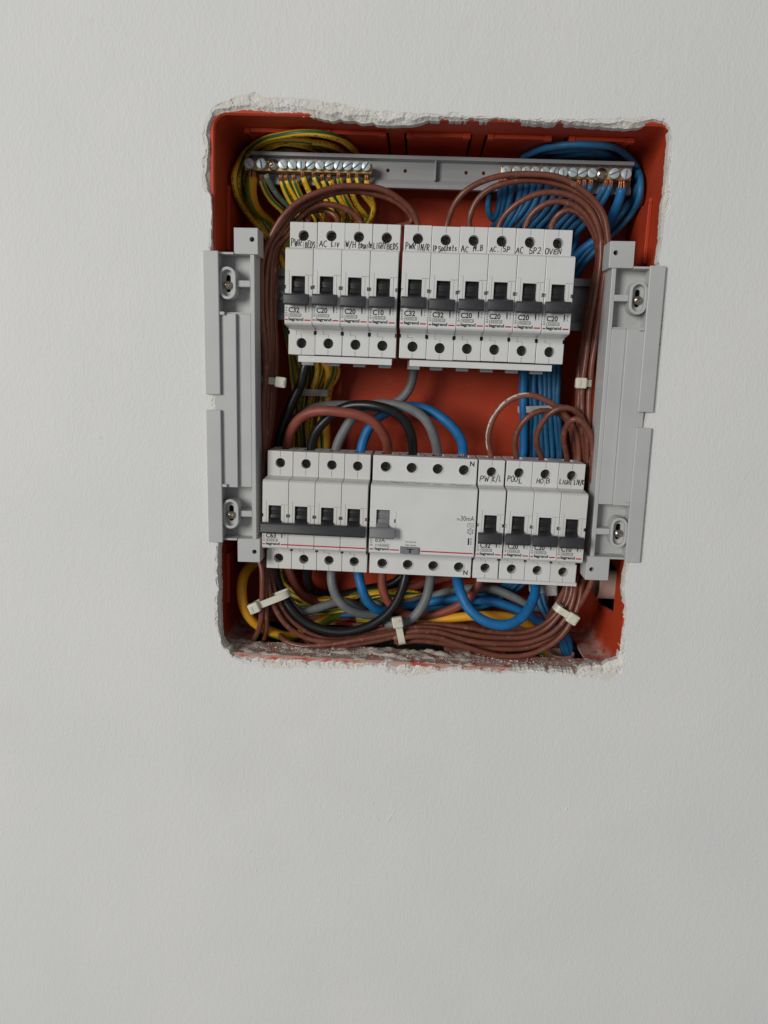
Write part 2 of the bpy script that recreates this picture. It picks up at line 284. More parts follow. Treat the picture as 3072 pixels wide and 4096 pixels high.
# ------------------------------------------------------------------ measured data, millimetres
WIRES = [
    ('earth', 4.2, 'striped earth wire under twelfth screw from inner end of earth bar', 'thin earth wires looping down from the brass earth bar', 0,
     [(-119.1,41,151.1),(-119.3,42,148.4),(-116.6,46,140.7),(-112.1,50,134.8),(-104.3,54,128.9),(-107.1,66,121.7),(-108,70,115.7),(-103,70,95),(-103,62,60),(-93.6,62,21),(-90.5,62,5.9),(-93.2,62,-14.6),(-92.6,64,-35),(-94.6,64,-75),(-112,62,-112),(-117,60,-140),(-100,58,-158),(-72,55,-160),(-40,56,-154),(-20,66,-152)]),
    ('earth', 4.2, 'striped earth wire under tenth screw from inner end of earth bar, outer of two', 'thin earth wires looping down from the brass earth bar', 0,
     [(-105.5,41,151.4),(-105.6,42,148.8),(-103.3,46,141.1),(-99.5,50,134.2),(-93.8,54,128.2),(-96.4,68,122),(-100.7,72,113),(-100.5,72,95),(-98.4,66,60),(-91.5,66,21.1),(-91.1,66,5.8),(-93.8,66,-14.9),(-93.2,68,-35.4),(-95.2,68,-75),(-110.8,66,-112),(-115.5,63,-138),(-98,62,-156),(-69,60,-157.5),(-36,61,-151),(-16,69,-148)]),
    ('earth', 4.2, 'striped earth wire under tenth screw from inner end of earth bar, inner of two', 'thin earth wires looping down from the brass earth bar', 0,
     [(-101.9,41,151.5),(-102,42,148.9),(-99,46,143.1),(-94.3,50,136.3),(-89,54,130.4),(-91.6,70,125.1),(-96.3,74,113.1),(-98,74,95),(-93.8,70,60),(-88.3,70,21.2),(-90,70,5.7),(-92.7,70,-15.1),(-92.1,72,-35.8),(-94.1,72,-75),(-109.6,70,-112),(-114,66,-136),(-96,66,-154),(-66,65,-155),(-32,66,-148),(-12,72,-144)]),
    ('earth', 4.2, 'striped earth wire under ninth screw from inner end of earth bar', 'thin earth wires looping down from the brass earth bar', 0,
     [(-96.8,41,151.7),(-96.9,42,149),(-93.8,46,141.3),(-89.6,50,134.5),(-83.2,54,128),(-85.7,72,120.8),(-94.3,76,114.8),(-101.5,76,95),(-95.2,74,60),(-85.3,74,21.4),(-88.8,74,5.6),(-91.5,74,-15.3),(-90.9,76,-36.1),(-92.9,76,-75),(-108.4,74,-112),(-112.5,69,-140),(-94,70,-152),(-63,70,-152.5),(-28,71,-145),(-8,75,-152)]),
    ('earth', 4.2, 'striped earth wire under eighth screw from inner end of earth bar', 'thin earth wires looping down from the brass earth bar', 0,
     [(-90.7,41,154.2),(-90.8,42,151.6),(-87.6,46,144.4),(-83.3,50,136.6),(-76.9,54,128.7),(-79.4,66,122.5),(-89.2,70,113.5),(-93,70,95),(-90.6,62,60),(-80.6,62,21.5),(-85.1,62,6.1),(-87.7,62,-14.4),(-87.1,64,-34.7),(-89.1,64,-75),(-107.2,62,-112),(-111,60,-138),(-92,58,-150),(-60,55,-150),(-24,56,-142),(-4,66,-148)]),
    ('earth', 4.2, 'striped earth wire under seventh screw from inner end of earth bar', 'thin earth wires looping down from the brass earth bar', 0,
     [(-83.5,41,154.4),(-83.6,42,151.8),(-80.4,46,145.6),(-75.5,50,136.9),(-68.4,54,127),(-70.8,68,121.7),(-83.4,72,109.7),(-91.5,72,95),(-87,66,60),(-77.6,66,21.7),(-83.3,66,6.1),(-85.9,66,-14.6),(-85.3,68,-35.1),(-87.3,68,-75),(-106,66,-112),(-109.5,63,-136),(-90,62,-158),(-57,60,-160),(-20,61,-154),(0,69,-144)]),
    ('earth', 4.2, 'striped earth wire under sixth screw from inner end of earth bar', 'thin earth wires looping down from the brass earth bar', 0,
     [(-77.4,41,152.2),(-77.4,42,149.6),(-74.2,46,143.8),(-68.7,50,135.1),(-62.1,54,128.2),(-76.5,70,120.9),(-82.2,74,114.9),(-97,74,95),(-90.4,70,60),(-75.1,70,21.7),(-81.3,70,6.1),(-83.9,70,-14.7),(-83.3,72,-35.4),(-85.3,72,-75),(-104.8,70,-112),(-108,66,-140),(-88,66,-156),(-54,65,-157.5),(-16,66,-151),(4,72,-152)]),
    ('earth', 4.2, 'striped earth wire under fifth screw from inner end of earth bar', 'thin earth wires looping down from the brass earth bar', 0,
     [(-72.8,41,152.3),(-72.8,42,149.7),(-69.5,46,144),(-64.6,50,136.2),(-57.4,54,127.8),(-71.7,72,121.6),(-77.8,76,112.6),(-94.5,76,95),(-85.8,74,60),(-72.3,74,21.9),(-79.8,74,6),(-82.4,74,-14.9),(-81.7,76,-35.7),(-83.7,76,-75),(-103.6,74,-112),(-106.5,69,-138),(-86,70,-154),(-51,70,-155),(-12,71,-148),(8,75,-148)]),
    ('earth', 4.2, 'striped earth wire under fourth screw from inner end of earth bar', 'thin earth wires looping down from the brass earth bar', 0,
     [(-66.2,41,154),(-66.2,42,151.3),(-63.3,46,143.2),(-58.2,50,133.4),(-51.5,54,126.5),(-65.9,66,121.2),(-73.5,70,109.2),(-87,70,95),(-82.2,62,60),(-67.9,62,22),(-76,62,6.5),(-78.6,62,-14),(-77.9,64,-34.4),(-79.9,64,-75),(-102.4,62,-112),(-105,60,-136),(-84,58,-152),(-48,55,-152.5),(-8,56,-145),(12,66,-144)]),
    ('earth', 4.2, 'striped earth wire under third screw from inner end of earth bar', 'thin earth wires looping down from the brass earth bar', 0,
     [(-59.6,41,154.1),(-59.6,42,151.5),(-57.1,46,141.4),(-52.5,50,132.6),(-46.4,54,128.8),(-60.6,68,121.6),(-72.8,72,115.6),(-92.5,72,95),(-85.6,66,60),(-65.6,66,22.1),(-74.1,66,6.4),(-76.7,66,-14.2),(-75.9,68,-34.7),(-77.9,68,-75),(-101.2,66,-112),(-103.5,63,-140),(-82,62,-150),(-45,60,-150),(-4,61,-142),(16,69,-152)]),
    ('earth', 4.2, 'striped earth wire under second screw from inner end of earth bar', 'thin earth wires looping down from the brass earth bar', 0,
     [(-54,41,154.8),(-54,42,152.1),(-49.9,46,141.6),(-43.2,50,135.8),(-42.7,54,129.2),(-57,70,123),(-69.5,74,114),(-91,74,95),(-82,70,60),(-67.5,70,22),(-73.2,70,6.4),(-75.7,70,-14.4),(-75,72,-35),(-77,72,-75),(-100,70,-112),(-102,66,-138),(-80,66,-158),(-42,65,-160),(0,66,-154),(20,72,-148)]),
    ('earth', 4.2, 'striped earth wire under first screw from inner end of earth bar', 'thin earth wires looping down from the brass earth bar', 0,
     [(-47.3,41,153),(-47.3,42,150.4),(-46.3,46,141.7),(-42.2,50,135.9),(-44.4,54,126.9),(-58.7,72,121.6),(-72.8,76,109.6),(-97.5,76,95),(-86.4,74,60),(-77.6,74,21.7),(-79.8,74,6),(-82.4,74,-14.9),(-81.7,76,-35.7),(-83.7,76,-75),(-98.8,74,-112),(-100.5,69,-136),(-78,70,-156),(-39,70,-157.5),(4,71,-151),(24,75,-144)]),
    ('earthwhite', 4.2, 'dusty pale green earth wire beside the thick yellow one', None, None,
     [(-115.9,41,151.2),(-114.5,43,148.3),(-112.2,47,144),(-108.5,53,138.5),(-101.2,60,132.2),(-92,70,118),(-97,72,95),(-96,66,60),(-92,64,20),(-92,68,-40),(-96,70,-110)]),
    ('earth', 4.3, 'yellow and green earth wire, outermost loop of the coil over the terminal rail', 'earth wire coil round the upper left corner', None,
     [(-52.5,72,158.2),(-55.5,66,170.2),(-57.5,58.3,172),(-62,39.4,172),(-70.1,22.7,172),(-87.3,19.8,172),(-104.1,26.7,172),(-120.3,42.4,172),(-134.3,59.1,168.8),(-135.3,40.9,156.3),(-135.3,33.3,146),(-135.3,38.9,138.6),(-133.8,57.7,130.8),(-126.3,57.7,122.4),(-118.7,57.7,114.6),(-113,60,100),(-108,62,70),(-102,63,40),(-98,64,5),(-98,66,-35),(-104,64,-75),(-118,60,-120),(-120,60,-140),(-108,56,-156),(-80,58,-163)]),
    ('earth', 4.3, 'yellow and green earth wire, second loop from outside of the coil over the terminal rail', 'earth wire coil round the upper left corner', None,
     [(-69.3,72,159),(-72.3,69,171),(-78.6,51.3,172),(-87.7,35.7,172),(-99.4,33.4,172),(-112.7,40,172),(-126.6,57.7,172),(-135.3,60.9,164.3),(-135.3,44.4,151.5),(-135.3,41.1,142),(-135.3,52.2,135.6),(-129.7,60.7,125.9),(-121,60.7,117),(-111,63,100),(-105,65,70),(-99.5,66,40),(-96,67,5),(-95.8,69,-35),(-102,67,-75),(-117,63,-120),(-118,63,-140),(-105,59,-156),(-75,61,-163)]),
    ('earth', 4.3, 'yellow and green earth wire, third loop from outside of the coil over the terminal rail', 'earth wire coil round the upper left corner', None,
     [(-79.3,72,159.6),(-82.3,72,171.6),(-89.7,49.6,172),(-100.8,42,172),(-117.1,52.2,172),(-130.3,67.2,169.5),(-135.3,57.8,158.6),(-135.3,49.8,146.9),(-135.3,63.7,139.5),(-127.2,64.4,127.7),(-120,63.7,117.1),(-109,66,100),(-102,68,70),(-97,69,40),(-94,70,5),(-93.6,72,-35),(-100,70,-75),(-116,66,-120),(-116,66,-140),(-102,62,-156),(-70,64,-163)]),
    ('earth', 4.3, 'yellow and green earth wire, fourth loop from outside of the coil over the terminal rail', 'earth wire coil round the upper left corner', None,
     [(-60.3,72,160.8),(-63,71.9,172),(-70.5,52.3,172),(-82.2,39.5,172),(-97.1,37.9,172),(-111,47.4,172),(-125.1,60.5,169.4),(-132.9,59.8,160.2),(-135.3,57.9,150.7),(-133.5,58.4,140.9),(-126.4,57.7,130),(-119.3,57.7,119.1),(-107,69,100),(-99,71,70),(-94.5,72,40),(-92,73,5),(-91.4,75,-35),(-98,73,-75),(-115,69,-120),(-114,69,-140),(-99,65,-156),(-65,67,-163)]),
    ('earth', 4.3, 'yellow and green earth wire, innermost loop of the coil over the terminal rail', 'earth wire coil round the upper left corner', None,
     [(-87.7,72,160.9),(-90.2,74.7,172),(-101.4,57.8,172),(-114.8,62.1,172),(-125,64.9,168.6),(-131.7,64.2,159.3),(-134.2,63.5,149),(-131.8,62.8,139.9),(-125.1,62.1,129.9),(-119,61.4,121.8),(-105,72,100),(-96,74,70),(-92,75,40),(-90,76,5),(-89.2,78,-35),(-96,76,-75),(-114,72,-120),(-112,72,-140),(-96,68,-156),(-60,70,-163)]),
    ('earthbig', 7.4, 'thick yellow earth conductor running from the earth bar down the left side', None, 0,
     [(-124.8,40,153.5),(-124.7,40,149.7),(-125.8,42,142.5),(-125.7,47,134.3),(-122.9,54,127.9),(-118.1,62,125),(-104,70,108),(-103,70,80),(-97,70,40),(-72.7,66,24.8),(-74.2,66,4),(-74.4,66,-14.1),(-73.7,66,-34.4),(-90,70,-75),(-105,66,-106),(-124.4,44,-123.1),(-128,34,-128.9),(-128.2,28,-137.3),(-126.1,26,-148.5),(-120.7,26,-158.3),(-112.4,29,-166.8),(-102.5,34,-171.8),(-91.1,42,-175),(-50,66,-160),(-10,68,-152)]),
    ('blue', 4.3, 'thin blue wire under first screw from inner end of neutral bar, inner of two', 'thin blue neutral wires looping down from the brass neutral bar', 0,
     [(42.4,41,153.3),(42.7,42,150.5),(43.1,47,140.5),(42.2,51,131.5),(40,55,129),(37.5,59,134.4),(37,63,143.7),(38.8,63,151.1),(34.5,58,150),(35.5,64,158)]),
    ('blue', 4.3, 'thin blue wire under first screw from inner end of neutral bar, outer of two', 'thin blue neutral wires looping down from the brass neutral bar', 0,
     [(45.3,41,153.4),(45.6,42,150.6),(46,47,140.6),(44.8,51,133.1),(42.3,55,127),(40.2,72,121.3),(73.3,75,108.3),(72.6,68,70),(72.6,66,48),(72.9,64,33.9),(73.7,63,17.5),(76.4,62,0.3),(76.9,64,-16.6),(78.9,66,-35.5),(78.9,66,-80),(88.8,66,-116),(75,66,-128),(49,62,-144),(3,58,-154),(-47,60,-160)]),
    ('blue', 4.3, 'thin blue wire under second screw from inner end of neutral bar', 'thin blue neutral wires looping down from the brass neutral bar', 0,
     [(50.1,41,153.5),(50.4,42,150.8),(50.8,47,141.2),(48.8,51,133.7),(46.7,55,127.1),(45,74,121.4),(76.3,78,108.4),(76.5,68,70),(76.5,66,48),(76.8,64,34),(77.7,63,17.7),(80.1,62,0.4),(81.1,64,-16.4),(83.4,66,-35.3),(83.4,66,-80),(89.6,66,-116),(76,66,-128),(50,62,-147),(1,58,-156),(-49,60,-162)]),
    ('blue', 4.3, 'thin blue wire under third screw from inner end of neutral bar, inner of two', 'thin blue neutral wires looping down from the brass neutral bar', 0,
     [(55.4,41,153.7),(55.8,42,150.9),(55.5,47,140.8),(51.9,51,132.8),(48.4,55,126.1),(47,70,120.4),(78.2,72,107.4),(80.8,68,70),(80.8,66,48),(81.1,64,34.2),(82,63,17.9),(83.7,62,0.6),(85.2,64,-16.2),(87.3,66,-35.1),(87.3,66,-80),(94.4,62,-118),(90.8,58,-135.3),(93.9,54,-146.7),(101.7,50,-160.1),(110.1,48,-172.9),(114.4,48,-183.2),(118.9,46,-190)]),
    ('blue', 4.3, 'thin blue wire under third screw from inner end of neutral bar, outer of two', 'thin blue neutral wires looping down from the brass neutral bar', 0,
     [(59.9,41,154),(60.2,42,151.2),(59.3,47,141),(56.3,51,132.9),(51.8,55,125.7),(50.7,72,120),(80.3,75,107),(84.2,68,70),(84.2,66,48),(84.5,64,34.3),(85.5,63,18),(87.1,62,0.7),(89.1,64,-16.1),(91.5,66,-34.9),(91.5,66,-80),(91.2,66,-116),(78,66,-128),(52,62,-141),(-3,58,-160),(-53,60,-158)]),
    ('blue', 4.3, 'thin blue wire under fourth screw from inner end of neutral bar', 'thin blue neutral wires looping down from the brass neutral bar', 0,
     [(64.3,41,154.1),(64.6,42,151.4),(63.2,47,141.1),(58.2,51,132.5),(52.8,55,126.3),(52.1,74,120.5),(81.5,78,107.5),(87.7,68,70),(87.7,66,48),(88,64,34.5),(88.9,63,18.1),(90.6,62,0.9),(93.1,64,-15.9),(96,66,-34.7),(96,66,-80),(92,66,-116),(79,66,-128),(53,62,-144),(-5,58,-152),(-55,60,-160)]),
    ('blue', 4.3, 'thin blue wire under fifth screw from inner end of neutral bar', 'thin blue neutral wires looping down from the brass neutral bar', 0,
     [(68.5,41,154),(68.9,42,151.3),(67.6,47,140.7),(62.9,51,131.6),(57.8,55,125.4),(57.5,70,119.6),(84.5,72,106.6),(91.1,68,70),(91.1,66,48),(91.5,64,34.6),(92.4,63,18.3),(94,62,1),(96.9,64,-15.7),(100.2,66,-34.5),(100.2,66,-80),(96.8,62,-118),(92.2,58,-135.2),(95.2,54,-146.6),(102.7,50,-160),(111.1,48,-172.8),(115.1,48,-183.2),(119.8,46,-190)]),
    ('blue', 4.3, 'thin blue wire under sixth screw from inner end of neutral bar', 'thin blue neutral wires looping down from the brass neutral bar', 0,
     [(73.9,41,153.2),(74.3,42,150.4),(72.6,47,140.8),(68.3,51,132.2),(62.7,55,126),(62.7,72,120.3),(87.2,75,107.3),(94.1,68,70),(94.1,66,48),(94.5,64,34.7),(95.4,63,18.4),(95.7,62,1.1),(99,64,-15.6),(101.3,66,-34.5),(101.3,66,-80),(93.6,66,-116),(81,66,-128),(55,62,-150),(-9,58,-156),(-59,60,-164)]),
    ('blue', 4.3, 'thin blue wire under seventh screw from inner end of neutral bar, inner of two', 'thin blue neutral wires looping down from the brass neutral bar', 0,
     [(79.8,41,153.4),(80.2,42,150.6),(77.3,47,139.9),(72.1,51,131.3),(66.6,55,125.3),(67,74,119.6),(76.6,78,106.6),(71.2,77,70),(71.2,75,48),(71.3,72,33.9),(72.2,71,17.3),(75.4,70,-0.2),(75.5,72,-17.3),(77.6,74,-36.4),(77.6,71,-80),(94.4,71,-116),(82,70,-128),(56,65,-141),(-11,62,-158),(-61,63,-158)]),
    ('blue', 4.3, 'thin blue wire under seventh screw from inner end of neutral bar, outer of two', 'thin blue neutral wires looping down from the brass neutral bar', 0,
     [(85.3,41,153.5),(85.7,42,150.7),(83.7,47,140.6),(78.1,51,131.5),(72.1,55,125.3),(72.8,70,119.5),(80.3,72,106.5),(75.6,77,70),(75.6,75,48),(75.7,72,34.1),(76.6,71,17.5),(79.3,70,0),(80,72,-17.1),(82.1,74,-36.2),(82.1,71,-80),(99.2,67,-118),(93.5,58,-135.1),(96.5,54,-146.5),(103.6,50,-159.9),(112,48,-172.8),(115.8,48,-183.1),(120.7,46,-190)]),
    ('blue', 4.3, 'thin blue wire under ninth screw from inner end of neutral bar, inner of two', 'thin blue neutral wires looping down from the brass neutral bar', 0,
     [(94.2,41,153.8),(94.6,42,151),(89.7,47,139.3),(84.1,51,131.2),(77.6,55,125.2),(78.7,72,119.5),(84.1,75,106.5),(80,77,70),(80,75,48),(80.1,72,34.2),(81,71,17.7),(83.2,70,0.2),(84.4,72,-16.9),(86.6,74,-36),(86.6,71,-80),(96,71,-116),(84,70,-128),(58,65,-147),(-15,62,-152),(-65,63,-162)]),
    ('blue', 4.3, 'thin blue wire under ninth screw from inner end of neutral bar, outer of two', 'thin blue neutral wires looping down from the brass neutral bar', 0,
     [(97.8,41,154.4),(98.3,42,151.6),(94.5,47,139.4),(89,51,131.3),(83.1,55,125.2),(84.5,74,119.4),(87.7,78,106.4),(83.9,77,70),(83.9,75,48),(84.1,72,34.4),(85,71,17.8),(86.7,70,0.3),(88.4,72,-16.7),(90.7,74,-35.8),(90.7,71,-80),(96.8,71,-116),(85,70,-128),(59,65,-150),(-17,62,-154),(-67,63,-164)]),
    ('blue', 4.3, 'thin blue wire under tenth screw from inner end of neutral bar', 'thin blue neutral wires looping down from the brass neutral bar', 0,
     [(102,41,154.5),(102.5,42,151.7),(100.7,47,142.1),(94.3,51,132),(88.1,55,124.9),(89.8,70,119.2),(90.7,72,106.2),(87.4,77,70),(87.4,75,48),(87.6,72,34.5),(88.5,71,18),(90.2,70,0.4),(92.5,72,-16.5),(95.2,74,-35.7),(95.2,71,-80),(101.6,67,-118),(94.8,58,-135.1),(97.8,54,-146.5),(104.6,50,-159.9),(113,48,-172.7),(116.4,48,-183.1),(121.6,46,-190)]),
    ('blue', 4.3, 'thin blue wire under twelfth screw from inner end of neutral bar, inner of two', 'thin blue neutral wires looping down from the brass neutral bar', 0,
     [(112,41,154.2),(112.5,42,151.5),(109.5,47,144.9),(102.8,51,133.8),(93.6,55,124.7),(95.7,72,118.9),(94,75,105.9),(90.9,77,70),(90.9,75,48),(91.1,72,34.7),(92.1,71,18.1),(93.5,70,0.6),(96.2,72,-16.4),(99.2,74,-35.5),(99.2,71,-80),(98.4,71,-116),(87,70,-128),(61,65,-144),(-21,62,-158),(-71,63,-160)]),
    ('blue', 4.3, 'thin blue wire under twelfth screw from inner end of neutral bar, outer of two', 'thin blue neutral wires looping down from the brass neutral bar', 0,
     [(115.2,41,154.1),(115.7,42,151.4),(112.5,47,141.5),(107.2,51,132.9),(99,55,124.5),(101.6,74,118.8),(97.4,78,105.8),(94.4,77,70),(94.4,75,48),(94.6,72,34.8),(95.6,71,18.3),(93.6,70,0.6),(96.7,72,-16.4),(96.5,74,-35.6),(96.5,71,-80),(99.2,71,-116),(88,70,-128),(62,65,-147),(-23,62,-160),(-73,63,-162)]),
    ('blue', 4.5, 'blue neutral wire, outermost loop of the coil over the terminal rail', 'blue neutral wire coil in the upper right corner', None,
     [(54.7,72,158.6),(57.7,66,170.6),(65.6,46.2,171.9),(76.9,32,171.9),(93.3,26.9,171.9),(109.5,30.6,171.9),(125.2,47.4,171.9),(135.7,57,166.8),(135.7,43.7,153.5),(135.7,43.9,143.5),(135.7,58.2,137.2),(129.1,60.6,128),(118.5,60.6,117.6),(104,66,98),(93,72,70),(84,76,40),(85,78,0),(87,78,-60),(88,74,-110),(84,70,-130)]),
    ('blue', 4.5, 'blue neutral wire, second loop from outside of the coil over the terminal rail', 'blue neutral wire coil in the upper right corner', None,
     [(60.6,72,159.5),(63.6,69,171.5),(75.9,44,171.9),(90.1,36.1,171.9),(107.5,43.9,171.9),(123.7,62.4,171.9),(135,66,167),(135.7,49.8,154.9),(135.7,55.8,147.1),(132.2,64.2,139.3),(124.7,63.6,129.4),(114.7,63.6,118.5),(99,69,98),(89,74,70),(86,76,40),(87.5,78,0),(89,78,-60),(90,74,-110),(86,70,-130)]),
    ('blue', 4.5, 'blue neutral wire, third loop from outside of the coil over the terminal rail', 'blue neutral wire coil in the upper right corner', None,
     [(73.2,72,160.6),(75.8,69.4,171.9),(85.6,50.6,171.9),(97.2,44.9,171.9),(111.4,51.9,171.9),(126.8,69.6,170.8),(135.7,67.5,163.2),(135.7,53.6,151.7),(135.7,65,144.8),(129.5,67.2,135.6),(120.3,66.6,125.6),(94,72,98),(85,76,70),(88,76,40),(90,78,0),(91,78,-60),(92,74,-110),(88,70,-130)]),
    ('blue', 4.5, 'blue neutral wire, fourth loop from outside of the coil over the terminal rail', 'blue neutral wire coil in the upper right corner', None,
     [(81.4,72,161.6),(83.4,68.6,171.9),(91.7,54.6,171.9),(103.1,52.7,171.9),(116.8,65.1,171.9),(129,72.6,167.4),(135.7,69.5,157.4),(135.7,66.2,148.2),(131.2,70.8,139.5),(123,70.2,129.5),(113.6,69.6,120.5),(89,75,98),(81,78,70),(90,76,40),(92.5,78,0),(93,78,-60),(94,74,-110),(90,70,-130)]),
    ('bluebig', 6.6, 'thick blue neutral conductor leaving the right end of the neutral bar', None, 0,
     [(122.1,40,154.3),(122.8,41,149.6),(122.5,44,141.1),(121.1,50,134.1),(119.8,56,127.4),(115.7,62,120.9),(107.7,66,114.9),(82,70,85),(70,72,60),(64,70,45),(68.2,60,32.8),(69.9,60,13.1),(72.2,60,-12.9),(73.9,62,-35.2),(60,62,-80),(78,62,-116)]),
    ('brown', 4.05, 'brown wire arching into the PWR BEDS breaker from the left bundle', 'brown wires arching into the upper breakers', None,
     [(-83.9,34,110.5),(-83.9,36,117.5),(-86.2,36,122.1),(-89.7,38,124.8),(-92.5,40,123.6),(-96.4,42,119),(-99.4,42,113),(-106.3,42,105.2),(-108.6,42,92.6),(-108.7,42,74.5),(-108.5,40,56),(-106.2,38,31.4),(-106.3,36,15.8),(-107.1,36,3.2),(-108.2,36,-12.8),(-112.1,30,-40),(-112.4,30,-80),(-113.8,30,-105),(-108,34,-119.6),(-104.8,32,-132.6),(-99.4,30,-144.6),(-92.1,30,-154.4),(-82.3,31,-163.5),(-70.7,32,-169.8),(-58.1,32,-171.7),(-44.7,32,-169.7),(-27,32,-164.1),(-13,32,-159.9),(-4.3,32,-157.9),(-2.7,32,-158.1),(13.5,32,-157.5),(35.2,32,-158.6),(51.5,32,-161.1),(67.7,32,-161.7),(79.4,32,-160.1),(91.9,32,-154.3),(100.8,32,-146),(106.4,32,-135.6),(108.4,33,-125.9),(108.6,34,-119.5),(114,36,-105),(118,36,-75)]),
    ('brown', 4.05, 'brown wire arching into the AC LIV breaker from the left bundle', 'brown wires arching into the upper breakers', None,
     [(-66.2,34,110.5),(-66.2,36,117.5),(-64.5,38,122.6),(-68.4,40,126.8),(-75.2,40,129.5),(-84.4,40,128.7),(-92.5,40,123.6),(-97.6,40,117.6),(-101.1,40,111.2),(-107.5,40,102.5),(-109.1,38,92.1),(-109.7,38,74.1),(-109.6,36,55.7),(-108.9,36,37.4),(-108,34,15.7),(-108,34,0),(-108.6,34,-12.6),(-111.7,28.8,-40),(-114.5,28.8,-80),(-114.8,28.5,-105),(-108.6,30,-118.6),(-105.2,27,-133.1),(-100.4,26,-145.3),(-93.2,26,-155.9),(-83.3,26,-164.1),(-70.8,26,-170.2),(-56.5,26,-171.7),(-42.4,26,-169.6),(-25,26,-164.2),(-11.1,26,-159.7),(-16.5,26,-161.7),(-2.6,26,-158.5),(13.4,26,-158.2),(29.7,27,-160.7),(48,27,-162.9),(67.3,27,-163.5),(81,27,-161.3),(93.3,27,-155.3),(102.1,27,-146.5),(107.8,28,-136.5),(110.6,30,-124.9),(111.1,32,-118.8),(117.2,36,-105),(121,34,-60)]),
    ('brown', 4.05, 'brown wire arching into the W/H Ensuite breaker from the left bundle', 'brown wires arching into the upper breakers', None,
     [(-48.4,34,110.5),(-48.4,36,117.5),(-50,36,121.7),(-55.2,35,126.7),(-62.3,34,129.9),(-71.8,33,131.5),(-80.9,33,130.1),(-88.9,33,124.8),(-95.4,33,117.4),(-99.4,33,110.5),(-107.5,32,103.1),(-109.5,32,91.3),(-110.3,32,73.5),(-110.2,31,55.4),(-109.4,31,37.2),(-108.6,30,15.7),(-108.6,30,0.2),(-109.3,30,-12.4),(-111.5,27.6,-40),(-115.4,27.6,-80),(-115.8,27,-105),(-109.5,26,-117.6),(-107.5,23,-132),(-104.1,22,-145.1),(-97.8,22,-156.6),(-88,22,-165.3),(-76.4,22,-169.7),(-61.4,22,-171.7),(-43.8,22,-169.5),(-24.7,22,-164.4),(-10.9,22,-160.3),(-16.2,22,-164.4),(-2.5,22,-159.9),(13.5,22,-159.8),(28.5,22,-163.2),(45.7,22,-165.7),(66.9,22,-165.8),(82.5,22,-163.4),(95.7,22,-156.8),(104.4,22,-148),(110,23,-137.6),(112.5,26,-124.7),(113.2,30,-118.1),(120.4,36,-105),(124,32,-40)]),
    ('brown', 4.05, 'brown wire arching into the LIGHT BEDS breaker from the left bundle', 'brown wires arching into the upper breakers', None,
     [(-30.7,34,110.5),(-30.7,36,117.5),(-14.5,38,122.7),(-20.5,36,131.2),(-30.2,34,136.7),(-45.3,33,139.9),(-60.3,32,139.7),(-75.2,31,136.2),(-88,30,129.5),(-98,30,121.1),(-104,30,110.9),(-108.8,29,105.5),(-111.5,28,93.6),(-112.2,27,78.8),(-111.6,27,61.1),(-110.7,26,46.1),(-109.6,26,31),(-109.4,26,15.7),(-110,26,0.3),(-110.4,26,-12.2),(-111.5,26.4,-40),(-116.3,26.4,-80),(-116.8,25.5,-105),(-110.5,24,-117.2),(-109.2,21,-136),(-108.5,20,-149.3),(-108.3,22,-160.9),(-111.2,30,-173.1),(-116,42,-190)]),
    ('brown', 4.05, 'brown wire arching into the PWR IN/R breaker from the left bundle', 'brown wires arching into the upper breakers', None,
     [(-10.8,34,110.5),(-10.8,36,117.5),(-11.9,34,121.6),(-15.8,32,128.7),(-23,30,134.9),(-33,27,139.9),(-44.9,26,141.9),(-59.7,25,141.7),(-73.4,24,139),(-85.2,24,134),(-95.1,24,127.1),(-103,24,118.4),(-108.1,24,109.7),(-111.5,24,103.4),(-114.2,23,91.1),(-114.6,22,78.2),(-113.8,22,60.6),(-112.2,22,45.8),(-111.2,22,30.9),(-110.8,22,16.3),(-111.8,22,0.4),(-112,22,-12),(-111.8,25.2,-40),(-117.2,25.2,-80),(-117.8,24,-105),(-111.8,20,-116.2),(-111.1,18,-130.8),(-111.2,18,-142.4),(-111.7,19,-156.4),(-114.5,22,-166.7),(-119.3,28,-175.2),(-126,38,-190)]),
    ('brown', 4.05, 'lowest brown wire of the bottom bundle rising from the floor opening', 'brown wires bundled along the box floor', None,
     [(-114.5,50,-190),(-108.5,44,-178),(-102.5,34,-171.3),(-95.6,26,-174.6),(-88,23,-175.3),(-78.8,21,-175.3),(-65.5,20,-173.3),(-48,20,-169.9),(-26.4,20,-164.4),(-9.2,20,-160.3),(-16,19,-166.6),(-3.4,19,-162.6),(13.5,19,-162.5),(31.8,19,-167),(45.8,19,-171),(58.6,19,-173.9),(73.4,19,-173.9),(87.8,19,-168.9),(100.7,19,-160.4),(108,20,-151),(112.8,21,-140.6),(115.7,23,-130.2),(116.7,28,-117.4),(124,34,-105),(127,36,-75),(126,40,-40)]),
    ('brown', 4.05, 'brown wire tucked at the back of the bottom bundle', 'brown wires bundled along the box floor', None,
     [(-89.4,50,-190),(-83.4,44,-178),(-77.4,30,-178.8),(-70.3,24,-178.2),(-61.2,22,-177.5),(-48.2,23,-174.5),(-26.4,24,-168.6),(-9.1,24,-163.7),(-14.9,24,-170.9),(-1.1,25,-168.2),(16.1,25,-168.4),(33.4,26,-170.6),(50.6,26,-171.2),(69.8,26,-171.2),(86.6,26,-168),(98.8,26,-160.3),(107.4,26,-149.7),(112.4,27,-137.1),(114.9,29,-125.4),(115.7,32,-118.6),(127,38,-105),(129,40,-75),(126,43,-40)]),
    ('brown', 4.05, 'brown wire arching into the IP Sockets breaker from the right bundle', 'brown wires arching into the upper breakers', None,
